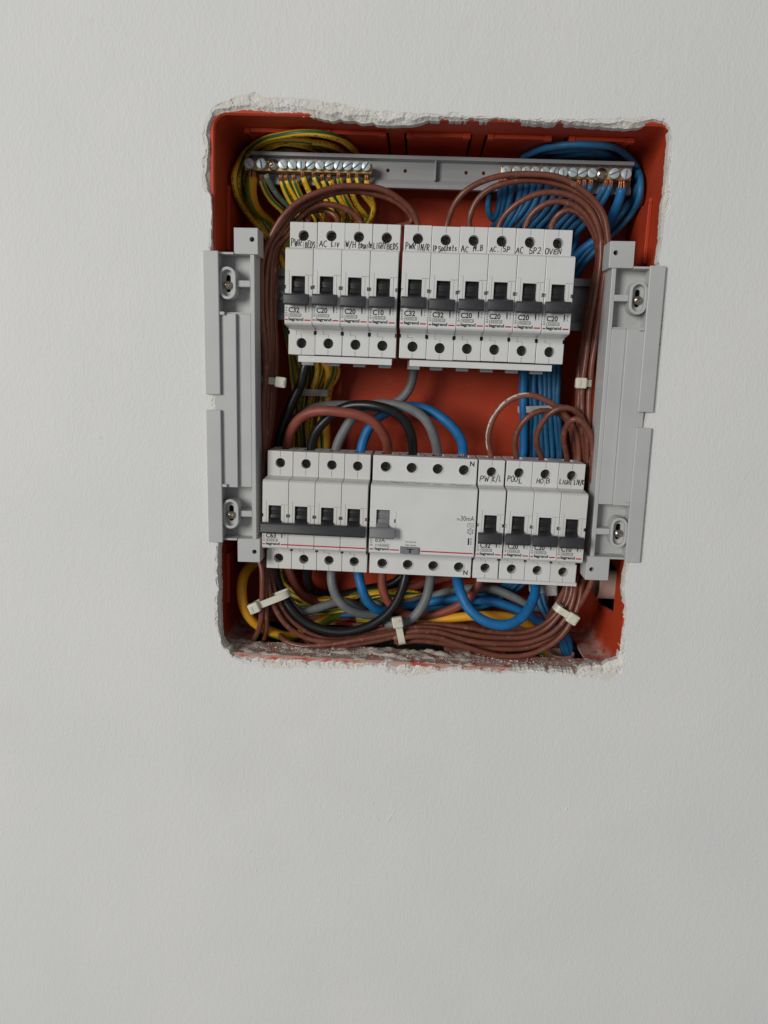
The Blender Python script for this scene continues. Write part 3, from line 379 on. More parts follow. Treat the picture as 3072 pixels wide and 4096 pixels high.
     [(6.9,34,110.5),(6.9,36,117.5),(7.7,36,121),(9.8,33,129.6),(16.5,30,139.1),(27.4,27,146.5),(41.4,25,150.8),(57.6,24,152.5),(71.8,23,151.7),(84.2,22,148.1),(95.9,22,141.6),(104.9,22,132.7),(109.9,22,124),(112.6,22,112.8),(113.5,22,109.8),(113.6,22,101.8),(112.5,23,91.3),(112,24,78.7),(111.6,26,62.9),(111.2,28,46.7),(110.3,28,33.6),(110.1,28,20.9),(110.7,28,6.9),(111.5,28,-6.6),(116.2,34,-25),(118,44,-60),(116,52,-105),(112,60,-140),(108,56,-190)]),
    ('brown', 4.05, 'brown wire arching into the AC M.B breaker from the right bundle', 'brown wires arching into the upper breakers', None,
     [(24.7,34,110.5),(24.7,36,117.5),(21.9,36,121.4),(23.6,34,130.2),(28.2,32,138.7),(36.1,30,144.8),(48.2,29,147.9),(62.5,28,149.3),(76,28,148.1),(88.6,27,144),(100,27,136.5),(107,27,127.8),(111.1,27,113.5),(111.9,27,110.6),(112.5,28,101.3),(111.7,28,90.6),(111.4,29,76),(110.8,30,59.9),(110.5,31,43.5),(109.6,31,30.2),(109.5,31,20.2),(110,31,6.7),(110.8,31,-6.9),(115.3,36,-25),(117.2,47,-60),(115,55,-105),(110,62,-140),(107,56,-190)]),
    ('brown', 4.05, 'brown wire arching into the AC SP breaker from the right bundle', 'brown wires arching into the upper breakers', None,
     [(42.4,34,110.5),(42.4,36,117.5),(42.4,36,122),(45.8,33,128.6),(54.4,30,136.3),(65.2,28,140.9),(77.2,26,142),(89.6,25,139),(99.4,25,132.4),(105.3,25,124.4),(109.1,26,113.3),(109.1,26,110.3),(109.9,26,101),(109.2,26,89.6),(108.4,27,78.9),(107.5,28,66.1),(106.8,29,49.9),(105.9,29,33.4),(105.6,29,20.7),(106.2,29,6.6),(107,29,-6.9),(112.8,38,-25),(116.4,50,-60),(114,58,-105),(108,64,-140),(106,56,-190)]),
    ('brown', 4.05, 'brown wire arching into the AC SP2 breaker from the right bundle', 'brown wires arching into the upper breakers', None,
     [(60.2,34,110.5),(60.2,36,117.5),(59.9,36,122),(62.7,33,129.1),(68.4,31,134.7),(76,29,137.4),(84.2,28,136.7),(93.9,28,131.9),(102.1,29,124.1),(107.9,30,113.9),(108.4,31,111.1),(109.7,31,99.8),(108.7,32,88.4),(107.2,32,75.5),(106.5,33,63.2),(106.1,34,46.8),(105.2,34,30.1),(105,34,20.6),(105.5,34,6.4),(106.7,34,-7.2),(112,40,-25),(115.6,53,-60),(113,61,-105),(106,66,-140),(105,56,-190)]),
    ('brown', 4.05, 'brown wire arching into the OVEN breaker from the right bundle', 'brown wires arching into the upper breakers', None,
     [(77.9,34,110.5),(77.9,36,117.5),(76.4,36,121.5),(78.5,33,127.6),(84.1,31,132.2),(91.1,30,132.6),(97.7,30,128.4),(103.3,31,121.5),(106.7,32,114.2),(107.3,33,111.4),(109.8,34,98.9),(108.4,35,84.8),(106.6,36,73.2),(105.9,37,60.1),(105.2,38,43.5),(104.3,38,30),(104.5,38,20.6),(105,38,6.2),(106.2,38,-7.5),(111.2,42,-25),(114.8,56,-60),(112,64,-105),(104,68,-140),(104,56,-190)]),
    ('brownpaint', 4.05, 'brown wire arching into the PW K/L breaker with white paint smeared along it', 'brown wires arching into the lower right breakers', None,
     [(47.4,37,-37.7),(47.4,37,-31.7),(44.1,33,-20.5),(45.2,30,-8.5),(49,28,0),(55.5,26,7.6),(63.3,25,11.5),(70.6,25,11.8),(79.9,26,9.4),(88.7,28,5.3),(97.2,31,-1.5),(103.5,34,-9.7),(107.5,37,-19.9),(110.2,39,-31.9),(111.1,39,-55),(111,39,-80),(111.5,39,-106),(110,41,-124),(104,47,-142),(96,52,-160),(98,54,-190)]),
    ('brown', 4.05, 'brown wire arching into the POOL breaker', 'brown wires arching into the lower right breakers', None,
     [(65.2,37,-37.7),(65.2,37,-31.7),(62.5,33,-21.4),(65.5,30,-10.2),(71.4,29,-2.8),(78.7,30,1.3),(87.3,32,0.5),(95.6,35,-2.6),(102.4,38,-11.7),(106.1,41,-23.7),(108.6,43,-34.2),(112.4,43,-55),(115.6,43,-80),(115.3,43,-106),(113,45,-124),(106.6,51,-142),(98,52,-160),(100,54,-190)]),
    ('brown', 4.05, 'brown wire arching into the HOB breaker', 'brown wires arching into the lower right breakers', None,
     [(82.9,37,-37.7),(82.9,37,-31.7),(77.1,31,-19),(78.9,27,-7.8),(83.8,24,-0.4),(90.2,22,4.3),(98.3,22,3.8),(104.8,24,-1.2),(109.8,27,-8.9),(112.8,30,-21.5),(114.3,32,-34.3),(117.4,32,-55),(120.2,32,-80),(119.1,32,-106),(116,34,-124),(109.2,40,-142),(100,52,-160),(102,54,-190)]),
    ('brown', 4.05, 'brown wire arching into the LIGHT LIV/K breaker', 'brown wires arching into the lower right breakers', None,
     [(100.7,37,-37.7),(100.7,37,-31.7),(95.4,28,-17.9),(94.7,22,-9.2),(96.6,18,-4.4),(100.2,16,-2.1),(105.2,16,-3.9),(110,17,-10.2),(113.1,18,-19.5),(114.8,18,-32.6),(115.5,18,-45),(120.2,18,-55),(124.8,16,-80),(122.9,18,-106),(119,20,-124),(111.8,26,-142),(102,52,-160),(104,54,-190)]),
    ('bigbrown', 6.9, 'thick red brown conductor arching from the main switch to the residual current device', 'thick conductors linking the main switch and the residual current device', None,
     [(-98.3,38,-37.7),(-98.3,38,-31.7),(-96.1,34,-25.4),(-91.6,29,-15.3),(-84.5,25,-8.6),(-72.8,22,-5.2),(-58.6,20,-4.8),(-46.4,20,-6.3),(-36.1,21,-10.6),(-29.5,24,-18),(-26.1,30,-25.9),(-25.8,38,-31.7),(-25.8,38,-37.7)]),
    ('black', 6.9, 'thick black conductor arching from the main switch to the residual current device', 'thick conductors linking the main switch and the residual current device', None,
     [(-80.5,38,-37.7),(-80.5,38,-31.7),(-78.6,36,-23.9),(-73.2,34,-15.3),(-64.4,31,-6.7),(-53.9,29,-1.3),(-43.4,27,0.2),(-33.9,25,-0.5),(-23.5,24,-3.3),(-15.8,25,-8.1),(-11.3,27,-15.6),(-9.1,32,-24.4),(-8,38,-31.7),(-8,38,-37.7)]),
    ('grey', 6.9, 'thick grey conductor arching from the main switch to the residual current device', 'thick conductors linking the main switch and the residual current device', None,
     [(-62.8,38,-37.7),(-62.8,38,-31.7),(-59.8,37,-23.2),(-54.2,36,-13.3),(-47.7,35,-5.3),(-38.2,34,0),(-28.8,33,1.9),(-19.2,31,0.7),(-8.6,30,-2.5),(0.1,29,-8.7),(5.2,30,-17),(8.1,33,-25.7),(9.7,38,-31.7),(9.7,38,-37.7)]),
    ('bluebig', 6.9, 'thick blue conductor arching from the main switch to the residual current device', 'thick conductors linking the main switch and the residual current device', None,
     [(-45,38,-37.7),(-45,38,-31.7),(-43.5,39,-24.6),(-39.1,41,-14.9),(-31.7,42,-7),(-21.3,42,-1.8),(-10.7,41,-0.3),(0.8,39,-1.7),(11.5,37,-6.8),(20.4,35,-14.4),(25.6,35,-22.2),(27.4,36,-27.1),(27.5,38,-31.7),(27.5,38,-37.7)]),
    ('black', 6.9, 'long black conductor running down the left side and up to the residual current device', None, None,
     [(-75.2,40,34),(-85.1,34,27),(-87.5,36,15.7),(-93.4,38,1.2),(-98.5,38,-10.4),(-102.6,40,-21.3),(-104.8,42,-30.4),(-111,44,-60),(-110,42,-90),(-106.3,36,-121.9),(-104.3,34,-130.4),(-100.3,32,-138.8),(-94,30,-148),(-86.6,29,-155.6),(-77.4,28,-161.3),(-67.5,27,-164.5),(-56.7,26,-165.5),(-44.4,26,-163.6),(-32.3,27,-158.7),(-22.9,28,-151.7),(-16.2,30,-143.5),(-11.9,33,-133.6),(-9.7,36,-125.2),(-8,38,-116.7),(-8,38,-110.7)]),
    ('grey', 6.6, 'thick grey conductor dropping from the upper busbar and bending left', None, None,
     [(-10.2,55,28.1),(-10.3,56,19.4),(-13.4,56,10.6),(-18.9,56,3.1),(-29.7,57,-1.3),(-45.6,58,-3),(-65.3,56,-2),(-77.7,52,-3.3),(-87.9,48,-7.7),(-95.4,46,-14.7),(-101.2,46,-23.7),(-104.7,47,-31.8),(-108,48,-60),(-107,46,-90),(-105.9,42,-123.5),(-103.2,40,-133),(-98.2,38,-142.4),(-92.3,36,-149.8),(-87,37,-155.5),(-58,46,-148),(-38,54,-156)]),
    ('bigbrown', 6.9, 'thick red brown conductor leaving the bottom of the main switch', None, None,
     [(-98.3,38,-110.7),(-98.3,38,-116.7),(-94.7,42,-127.5),(-92.4,46,-136),(-86.7,52,-146),(-77.9,56,-152.5),(-66.9,58,-153.5),(-55.1,60,-151.6),(-38.5,62,-148),(-20,64,-146.1),(10,68,-135),(45,74,-128)]),
    ('black', 6.9, 'thick black conductor leaving the bottom of the main switch', None, None,
     [(-80.5,38,-110.7),(-80.5,38,-116.7),(-82.6,46,-129.9),(-81.6,54,-139.7),(-76,62,-147),(-66.3,68,-150.3),(-54.4,72,-149.9),(-37.5,74,-145.6),(-20.6,75,-141.6),(5,76,-118),(45,78,-112)]),
    ('grey', 6.9, 'thick grey conductor leaving the bottom of the main switch', None, None,
     [(-62.8,38,-110.7),(-62.8,38,-116.7),(-63.6,34,-126.5),(-61.7,32,-135),(-56.6,32,-143.9),(-49,34,-150.6),(-39.4,38,-154.7),(-28.8,43,-155.3),(-17.4,49,-153.3),(-7.8,55,-150),(12.2,57,-143.2),(32,57,-137.1),(50.8,56,-134.9),(66.4,54,-137.9),(80,53,-143.8),(88.3,54,-148.7),(95,60,-150),(104,60,-160)]),
    ('bluebig', 6.9, 'thick blue conductor leaving the bottom of the main switch', None, None,
     [(-45,38,-110.7),(-45,38,-116.7),(-42.3,32,-125.8),(-40.6,30,-132.4),(-36.6,30,-141.3),(-30.4,34,-148.7),(-23.4,40,-152.1),(-13.8,48,-151.4),(-5.4,52,-151.3),(8.9,52,-147),(24.3,51,-143.6),(41.9,49,-142.1),(59.4,47,-143),(73.8,46,-146.6),(85.1,46,-151.7),(92.2,47,-156.6),(112,50,-165),(118,50,-190)]),
    ('bigbrown', 6.6, 'thick red brown conductor looping from the residual current device to its right neighbour', None, None,
     [(-25.8,38,-110.7),(-25.8,38,-116.7),(-26.8,38,-126.7),(-25.6,38,-134.9),(-21.9,38,-143),(-14.5,40,-149.8),(-7.3,42,-155.1),(5.9,42,-155),(20,42,-150.8),(31.7,42,-144.4),(39.9,42,-136),(43.9,42,-130.1),(46,42,-121),(47.4,42,-111.7)]),
    ('grey', 6.9, 'thick grey conductor curling left from the residual current device', None, None,
     [(9.7,38,-110.7),(9.7,38,-116.7),(8.5,32,-127.4),(7.2,29,-135.5),(3.3,27,-144),(-2.9,27,-152.1),(-11.3,29,-157.2),(-22.3,34,-159.5),(-22,44,-152),(-42,56,-150)]),
    ('bluebig', 7.4, 'thick blue conductor making a deep U below the residual current device', None, None,
     [(27.5,38,-110.7),(27.5,38,-116.7),(29.9,26,-127.9),(33.7,21,-134.9),(39.7,18,-142.4),(48.3,16,-147.9),(59.4,16,-150.3),(70.4,18,-147.9),(79,23,-142),(83.8,30,-134),(85.9,38,-126.8),(76,52,-105),(72,62,-70),(70,66,-36)]),
    ('earthbig', 7.0, 'thick yellow earth conductor lying behind the blue U loop', None, None,
     [(-45,60,-165),(8.3,44,-159.6),(24.6,42,-155.7),(41.9,41,-152.4),(57.1,41,-151.3),(71.5,42,-152.6),(83.2,45,-158.2),(96,52,-172),(100,50,-190)]),
]
PLASTER_OUTER = [(-139.2,0,180.4),(-133.1,0,183.6),(-124.6,0,186.8),(-114.4,0,188.7),(-109.7,0,186),(-99.4,0,186.3),(-86.4,0,186),(-72.5,0,185),(-61.3,0,184),(-49.2,0,181.7),(-39.9,0,180.7),(-26.1,0,179.7),(-12.2,0,179.6),(0.7,0,179.1),(4.8,0,180.2),(19.4,0,178.7),(38.8,0,178.7),(58.2,0,177.4),(72.6,0,178.2),(87.1,0,178.1),(106.1,0,179.5),(125.1,0,180.8),(134.7,0,179.9),(140,0,174.9),(141.7,0,167.3),(141.3,0,158.3),(142.2,0,145.5),(142.6,0,132.6),(141.6,0,123.2),(142,0,110.6),(141.1,0,110.2),(140.6,0,97.2),(144.8,0,87.8),(146.4,0,48.2),(145,0,16.2),(143,0,1.3),(142.5,0,-28.8),(144.1,0,-75.2),(142,0,-92.9),(140.8,0,-100.1),(139.2,0,-109.4),(139.5,0,-117.7),(142.6,0,-126.9),(142.9,0,-142.6),(143.1,0,-153.2),(144.7,0,-162.7),(144.6,0,-170.2),(140.7,0,-177.5),(134.5,0,-180.5),(124.3,0,-180),(111.1,0,-179.5),(95.7,0,-178.2),(80.5,0,-178.2),(70.3,0,-178.6),(55.2,0,-181.6),(44.8,0,-179),(29.5,0,-180.1),(14.2,0,-183.1),(-1.2,0,-185.6),(-16.7,0,-184.7),(-24.8,0,-180.1),(-41.6,0,-182.4),(-51.8,0,-182.5),(-63.6,0,-184.4),(-75.5,0,-183.6),(-85.8,0,-184.9),(-96,0,-184.4),(-109.7,0,-184.7),(-118.3,0,-182.5),(-129.4,0,-178.4),(-135,0,-170.7),(-138,0,-161.1),(-140.1,0,-153.2),(-140.3,0,-140.1),(-138.6,0,-127),(-140.4,0,-115.8),(-139.5,0,-106.4),(-140.3,0,-106.8),(-138.3,0,-98.1),(-141,0,-89),(-141.4,0,-41.3),(-141,0,-4.3),(-142.4,0,25.8),(-144.1,0,63.8),(-145.2,0,89.6),(-142.8,0,104.6),(-141.6,0,114.6),(-141.5,0,122.8),(-143.6,0,129),(-148.2,0,133.3),(-147.2,0,145.8),(-146.2,0,154.6),(-147.1,0,160.7),(-145.5,0,168.6),(-143.9,0,175.2)]
PLASTER_INNER = [(-139.4,2.8,174.8),(-133.8,2.8,176.5),(-121.5,2.8,177),(-107.4,2.8,177.3),(-94.2,2.8,176.8),(-77.3,2.8,176.2),(-71.6,2.8,174.1),(-62.3,2.8,175.3),(-49.2,2.8,174),(-41.7,2.8,173.6),(-35.1,2.8,172.4),(-24.9,2.8,172.8),(-16.6,2.8,173.7),(-9.3,2.8,175.6),(1.8,2.8,176.7),(5.1,2.8,176.5),(19.7,2.8,176.7),(34.4,2.8,177),(49,2.8,176.9),(58.8,2.8,175.8),(66.6,2.8,175.5),(74.2,2.8,176.6),(87.9,2.8,175.6),(107.3,2.8,174.7),(120.7,2.8,174.8),(128.1,2.8,177.9),(134.9,2.8,177.5),(138.5,2.8,174.4),(139.9,2.8,168.1),(139.5,2.8,158.9),(140.1,2.8,146.1),(139.5,2.8,133.1),(139.5,2.8,123.7),(140.3,2.8,111),(140.4,2.8,110.6),(139.3,2.8,99.9),(142.2,2.8,88),(143.4,2.8,48.2),(142.3,2.8,16),(140.6,2.8,1),(139.4,2.8,-29.3),(140.6,2.8,-76),(139.8,2.8,-97.8),(138.8,2.8,-107.1),(138.4,2.8,-116.5),(141.2,2.8,-127.8),(140.8,2.8,-143.7),(141,2.8,-156.5),(140.3,2.8,-165.1),(135,2.8,-167.6),(130.2,2.8,-170.6),(118.2,2.8,-172.9),(111.3,2.8,-176),(96,2.8,-175.2),(75.6,2.8,-175.5),(55.2,2.8,-177.5),(34.6,2.8,-177.1),(14,2.8,-177.5),(-1.6,2.8,-177.3),(-17.1,2.8,-177.8),(-25,2.8,-177.7),(-42,2.8,-178.2),(-59,2.8,-178.1),(-76.1,2.8,-177.9),(-96.6,2.8,-178.1),(-110.3,2.8,-178.3),(-122.4,2.8,-178.6),(-128.4,2.8,-175.9),(-132.7,2.8,-170.7),(-136.6,2.8,-166.5),(-137,2.8,-154),(-137.4,2.8,-140.8),(-137.1,2.8,-127.7),(-137.8,2.8,-116.5),(-137.7,2.8,-107),(-137.9,2.8,-107.4),(-137.9,2.8,-98.7),(-136.6,2.8,-89.4),(-137.1,2.8,-41.4),(-137.7,2.8,-4.3),(-138.3,2.8,26),(-139.4,2.8,64.2),(-140.5,2.8,90.1),(-141.6,2.8,105.1),(-141.4,2.8,115.2),(-141.7,2.8,123.3),(-142.6,2.8,134.1),(-142.9,2.8,146.6),(-142.6,2.8,155.5),(-142.8,2.8,164.3),(-142.1,2.8,170.4)]
TIES = [
    (-114.4,24,14.8,-99.9,24,13.4, 10, 4.6, 1, 'white cable tie round the brown wires beside the left bracket'),
    (103,26,20.8,110.7,26,20.8, 9, 4.6, 0, 'white cable tie round the brown wires beside the right bracket'),
    (-116.2,15,-145.8,-92.5,15,-135, 9, 4.8, 0, 'white cable tie slanting across brown and black wires at lower left'),
    (-13.3,18,-151.2,-9.2,18,-168.6, 7, 4.8, 0, 'white cable tie hanging over the middle of the brown floor bundle'),
    (98.6,18,-136,110,18,-142.5, 9, 4.8, 1, 'white cable tie round the brown wires at lower right corner'),
    (-92.2,58,5.9,-72.3,58,6.2, 12, 4.8, None, 'clear cable tie round the earth wires between the breaker rows'),
    (68.3,57,-0.2,98.4,57,2.3, 12, 4.6, None, 'clear cable tie round the blue wires between the breaker rows'),
    (85.4,50,-132.6,99.5,50,-131.3, 12, 5.5, 1, 'clear cable tie round the blue wires below the HOB breaker'),
]

# ------------------------------------------------------------------ wall with the broken opening
def resample(pts, step, closed=True):
    out = []; n = len(pts)
    for i in range(n if closed else n - 1):
        a = Vector(pts[i]); b = Vector(pts[(i + 1) % n]); k = max(1, int((b - a).length / step))
        out += [a.lerp(b, j / k) for j in range(k)]
    return out
outer = resample(PLASTER_OUTER, .8)
oc = []
for i, p in enumerate(outer):
    q = p / 6.0; r = p / 2.0
    jx = noise.noise(Vector((q.x, 3.1, q.z))) * 1.5 + noise.noise(Vector((r.x, 9.1, r.z))) * .7
    jz = noise.noise(Vector((q.x, 13.1, q.z))) * 1.5 + noise.noise(Vector((r.x, 19.1, r.z))) * .7
    oc.append(Vector((p.x + jx, 0, p.z + jz)))
inner = resample(PLASTER_INNER, .8)
ic = []
for p in oc:
    q = min(inner, key=lambda w: (w.x - p.x) ** 2 + (w.z - p.z) ** 2)
    r = p / 3.0
    ic.append(Vector((q.x + noise.noise(Vector((r.x, 5, r.z))) * .8, 3.0, q.z + noise.noise(Vector((r.x, 15, r.z))) * .8)))
# smooth the matching a little
ic = [sum((ic[(i + k) % len(ic)] for k in range(-3, 4)), Vector()) / 7 for i in range(len(ic))]
for p in ic:
    r = Vector((p.x / 5, 3, p.z / 5)); rr = Vector((p.x / 1.6, 3, p.z / 1.6)); a_ = 1.6 if p.z < -160 else .7
    p.z += (noise.noise(r) * 1.2 + noise.noise(rr) * .6) * a_; p.x += noise.noise(rr) * .5
bm = bmesh.new()
lp = [bm.verts.new(p) for p in oc]; rc = [bm.verts.new(v) for v in ((-700, 0, -800), (700, 0, -800), (700, 0, 700), (-700, 0, 700))]
ed = [bm.edges.new((l[i], l[(i + 1) % len(l)])) for l in (lp, rc) for i in range(len(l))]
bmesh.ops.triangle_fill(bm, edges=ed, use_beauty=False, use_dissolve=False)
for f in bm.faces:
    if f.normal.y > 0: f.normal_flip()
me = bpy.data.meshes.new('wall'); bm.to_mesh(me); bm.free()
wall = finish(me, 'wall', M['wall']); wall['kind'] = 'structure'
# chipped plaster between the paint and the box rim
mb = MB(); N = len(oc); K = 13
def flake(p, size):
    c = noise.voronoi(Vector((p.x, 0, p.z)) / size)[1][0]
    return noise.cell(c * 17.3)
for k in range(K + 1):
    u = k / K
    for i in range(N):
        p = oc[i].lerp(ic[i], u); ub = .58 + .32 * noise.noise(Vector((p.x / 9, 2, p.z / 9))) + .04 * flake(p, 2.2)
        lift = .12 + .55 * flake(p, 4.5) + .3 * flake(p, 1.7)
        y = lift * min(1, u / .15) if u < ub else lift + (3.2 - lift) * ((u - ub) / max(.05, 1 - ub)) ** .75
        y += noise.noise(Vector((p.x, y, p.z)) / 1.2) * .3 * min(1, u * 4)
        mb.v.append((p.x, max(.05 if k else 0, y), p.z))
for i in range(N): mb.v.append((oc[i].lerp(ic[i], .97).x, 9, oc[i].lerp(ic[i], .97).z))
for k in range(K + 1):
    for i in range(N):
        j = (i + 1) % N; mb.f.append((k * N + i, k * N + j, (k + 1) * N + j, (k + 1) * N + i))
me = mb.mesh('plaster'); o = finish(me, 'broken_plaster_edge', M['plaster'], wall)
# flecks and scratches in the paint
for (x, z, l, w, a, h) in [(-13, -296.5, 13, 1.1, 66, .35), (-10, -291, 6, .9, 70, .3), (113.5, -279.7, 2.6, 1.6, 55, .6), (-198.5, 72, 7, .5, -30, .2), (-170, -194.7, 2, .8, 80, .3), (-223, -230.3, 1.6, 1, 20, .4),
        (-114.7, -329.7, 4.5, .8, 65, .3), (-62, -366.4, 7, .9, 60, .3), (-21, -297, 3, .9, 75, .4), (-25, -284, 4, 1, 84, .35), (-41, -292, 1.8, .9, 40, .4), (150, -212, 3, 1, -45, .3), (109, -285, 5, .4, 20, .15), (-130, -322, 1.6, 1.1, 10, .3), (-121, -338, 2, .8, 50, .3), (-110, -345, 2.2, 1.1, 70, .35), (168, -262, 2, .9, 35, .25)]:
    mb = MB(); n = 10; ca, sa = math.cos(math.radians(a)), math.sin(math.radians(a))
    ring = [(math.cos(2 * math.pi * i / n) * l / 2, math.sin(2 * math.pi * i / n) * w / 2) for i in range(n)]
    mb.add([(x + u * ca - v * sa, .02, z + u * sa + v * ca) for u, v in ring] + [(x + .6 * u * ca - .4 * v * sa, -h, z + .6 * u * sa + .4 * v * ca) for u, v in ring], [(i, (i + 1) % n, n + (i + 1) % n, n + i) for i in range(n)] + [tuple(range(n, 2 * n))])
    obj(mb, 'paint_fleck', M['wall'], wall, smooth=True)
# closed masonry shell added behind the wall to keep the box openings dark
mb = MB(); x, z0, z1, d = 190, -235, 215, 130
mb.add([(-x, .6, z0), (x, .6, z0), (x, .6, z1), (-x, .6, z1), (-x, d, z0), (x, d, z0), (x, d, z1), (-x, d, z1)], [(4, 5, 6, 7), (0, 1, 5, 4), (3, 2, 6, 7), (0, 3, 7, 4), (1, 2, 6, 5)])
o = obj(mb, 'cavity_light_block', M['concrete']); o['kind'] = 'structure'

# ------------------------------------------------------------------ red flush box
def rrect(x0, x1, z0, z1, r, n=6):
    out = []
    for cx, cz, a0 in ((x1 - r, z1 - r, 0), (x0 + r, z1 - r, 90), (x0 + r, z0 + r, 180), (x1 - r, z0 + r, 270)):
        out += [(cx + r * math.cos(math.radians(a0 + 90 * i / n)), cz + r * math.sin(math.radians(a0 + 90 * i / n))) for i in range(n + 1)]
    return out
KNOCK = ((-127, -88), (-73.5, -35), (-21, 19.5), (31.6, 71.5), (83.5, 124))
BX0, BX1, BZ0, BZ1, BD = -140.2, 140.8, -176.2, 176.4, 85
box = thing('flush_box', 'red orange plastic flush box set into the broken wall opening', 'electrical box', (0, 0, BZ0))
mb = MB()
rings = [(rrect(BX0 - 14, BX1 + 14, BZ0 - 14, BZ1 + 14, 14), 2.9), (rrect(BX0 - 1.0, BX1 + 1.0, BZ0 - 1.0, BZ1 + 1.0, 9), 2.3), (rrect(BX0, BX1, BZ0, BZ1, 8), 3.3), (rrect(BX0 + .3, BX1 - .3, BZ0 + .3, BZ1 - .3, 7), BD),
         (rrect(BX0 - 2, BX1 + 2, BZ0 - 2, BZ1 + 2, 9), BD), (rrect(BX0 - 2.2, BX1 + 2.2, BZ0 - 2.2, BZ1 + 2.2, 9), 5), (rrect(BX0 - 14, BX1 + 14, BZ0 - 14, BZ1 + 14, 14), 5)]
n = len(rings[0][0])
for r, y in rings: mb.v += [(px, y, pz - BZ0) for px, pz in r]
R_ = len(rings)
for k in range(R_):
    for i in range(n):
        j = (i + 1) % n; mb.f.append((k * n + i, k * n + j, ((k + 1) % R_) * n + j, ((k + 1) % R_) * n + i))
walls = cut(mb.mesh('walls'), [MB().box(-121, 22, 27, 79, -6, 6), MB().box(66, 124, 27, 80, -6, 6), MB().prism_x([(28, 68), (80, 70), (80, 28), (28, 36)], 134, 150)]
            + [slit for a_, b_ in KNOCK for slit in (MB().box(a_ - 2.0, a_ - .4, 30, 82, 348, 358), MB().box(b_ + .4, b_ + 2.0, 30, 82, 348, 358), MB().box(a_ + 3, b_ - 4, 28.4, 29.4, 348, 358))])
finish(walls, 'side_wall', M['box'], box, True)
obj(MB().box(BX0 - 1.5, BX1 + 1.5, BD, BD + 2, -1.5, BZ1 - BZ0 + 1.5), 'back_panel', M['box'], box)
mb = MB(); ci = [(-7.5 + 8 * math.cos(a * .2618), 75 + 176 - 74 - 0 + 8 * math.sin(a * .2618)) for a in range(24)]
mb.ring_y([(x, z) for x, z in ci], [(-7.5 + (x + 7.5) * .93, 177 + (z - 177) * .93) for x, z in ci], BD - .5, BD + .1)
obj(mb, 'moulded_ring', M['box'], box)
def knock(x0, x1):
    mb = MB(); zt = BZ1 - BZ0
    mb.box(x0, x1, 29.5, 84, zt - 1.6, zt - .2); k = obj(mb, 'knockout', M['box'], box, .4)
    mb = MB(); mb.box(x0 + 3, x1 - 4, 26.5, 28.3, zt - 2.6, zt - .2); mb.box(x0 - .5, x0 + 3.2, 25.5, 30, zt - 3.4, zt - .2); mb.box(x1 - 4.2, x1 + .5, 25.5, 30, zt - 3.4, zt - .2)
    obj(mb, 'lip', M['box'], k, .4)
for a, b in KNOCK: knock(a, b)
for sx, xw in ((1, BX0), (-1, BX1)):
    for z0, z1 in ((98, 140), (30, 80), (-60, 0), (-150, -112 if sx > 0 else -148)):
        if z1 - z0 < 5: continue
        a, b = sorted((xw + sx * .2, xw + sx * 1.5)); mb = MB(); mb.box(a, b, 34, 83, z0 - BZ0, z1 - BZ0); k = obj(mb, 'knockout', M['box'], box, .4)
        a, b = sorted((xw + sx * .2, xw + sx * 2.6)); mb = MB(); mb.box(a, b, 29.5, 31.5, z0 + 2 - BZ0, z1 - 2 - BZ0); mb.box(a, b, 29, 33.5, z1 - 2.2 - BZ0, z1 + 1 - BZ0); obj(mb, 'lip', M['box'], k, .4)
# plaster powder lying on the floor of the box
mb = MB(); nx, ny = 190, 30
for j in range(ny + 1):
    for i in range(nx + 1):
        x = -139 + 278 * i / nx; y = 2.6 + 25.4 * j / ny
        q = Vector((x / 9, y / 6, 1.7)); e = max(0, (abs(x) - 100) / 38)
        h = -0.35 + noise.noise(q) * 2.1 + noise.noise(q * 2.7) * 1.1 + noise.noise(q * 7) * .55 + 1.1 * e - (1.0 if (40 < x < 118) else 0) + (.8 if -60 < x < 50 and y > 12 else 0)
        if j == ny or j == 0: h = min(h, -.2)
        mb.v.append((x, y, BZ0 + max(h, -.8) + .1))
for j in range(ny):
    for i in range(nx): a = j * (nx + 1) + i; mb.f.append((a, a + 1, a + nx + 2, a + nx + 1))
me = mb.mesh('powder'); o = finish(me, 'plaster_powder', M['powder']); me.shade_smooth(); tag(o, 'crumbled grey plaster powder lying on the floor of the red box', 'plaster dust'); o['kind'] = 'stuff'
mb = MB()
for i in range(700):
    x = random.uniform(-136, 136); y = random.triangular(5, 28, 14); s = random.uniform(.15, .7) * (1 if random.random() < .85 else 1.9)
    z = BZ0 + .2 + max(0, noise.noise(Vector((x / 9, y / 6, 1.7))) * 1.6)
    vs = [(x + s * random.uniform(.6, 1) * a, y + s * random.uniform(.6, 1) * b, z + s * random.uniform(.5, .9) * c) for a, b, c in ((1, 0, 0), (-1, 0, 0), (0, 1, 0), (0, -1, 0), (0, 0, 1), (0, 0, -.6))]
    mb.add(vs, [(0, 2, 4), (2, 1, 4), (1, 3, 4), (3, 0, 4), (2, 0, 5), (1, 2, 5), (3, 1, 5), (0, 3, 5)])
o = obj(mb, 'plaster_crumb', M['plaster']); tag(o, 'small pale plaster crumbs scattered along the box floor', 'plaster crumbs'); o['kind'] = 'stuff'

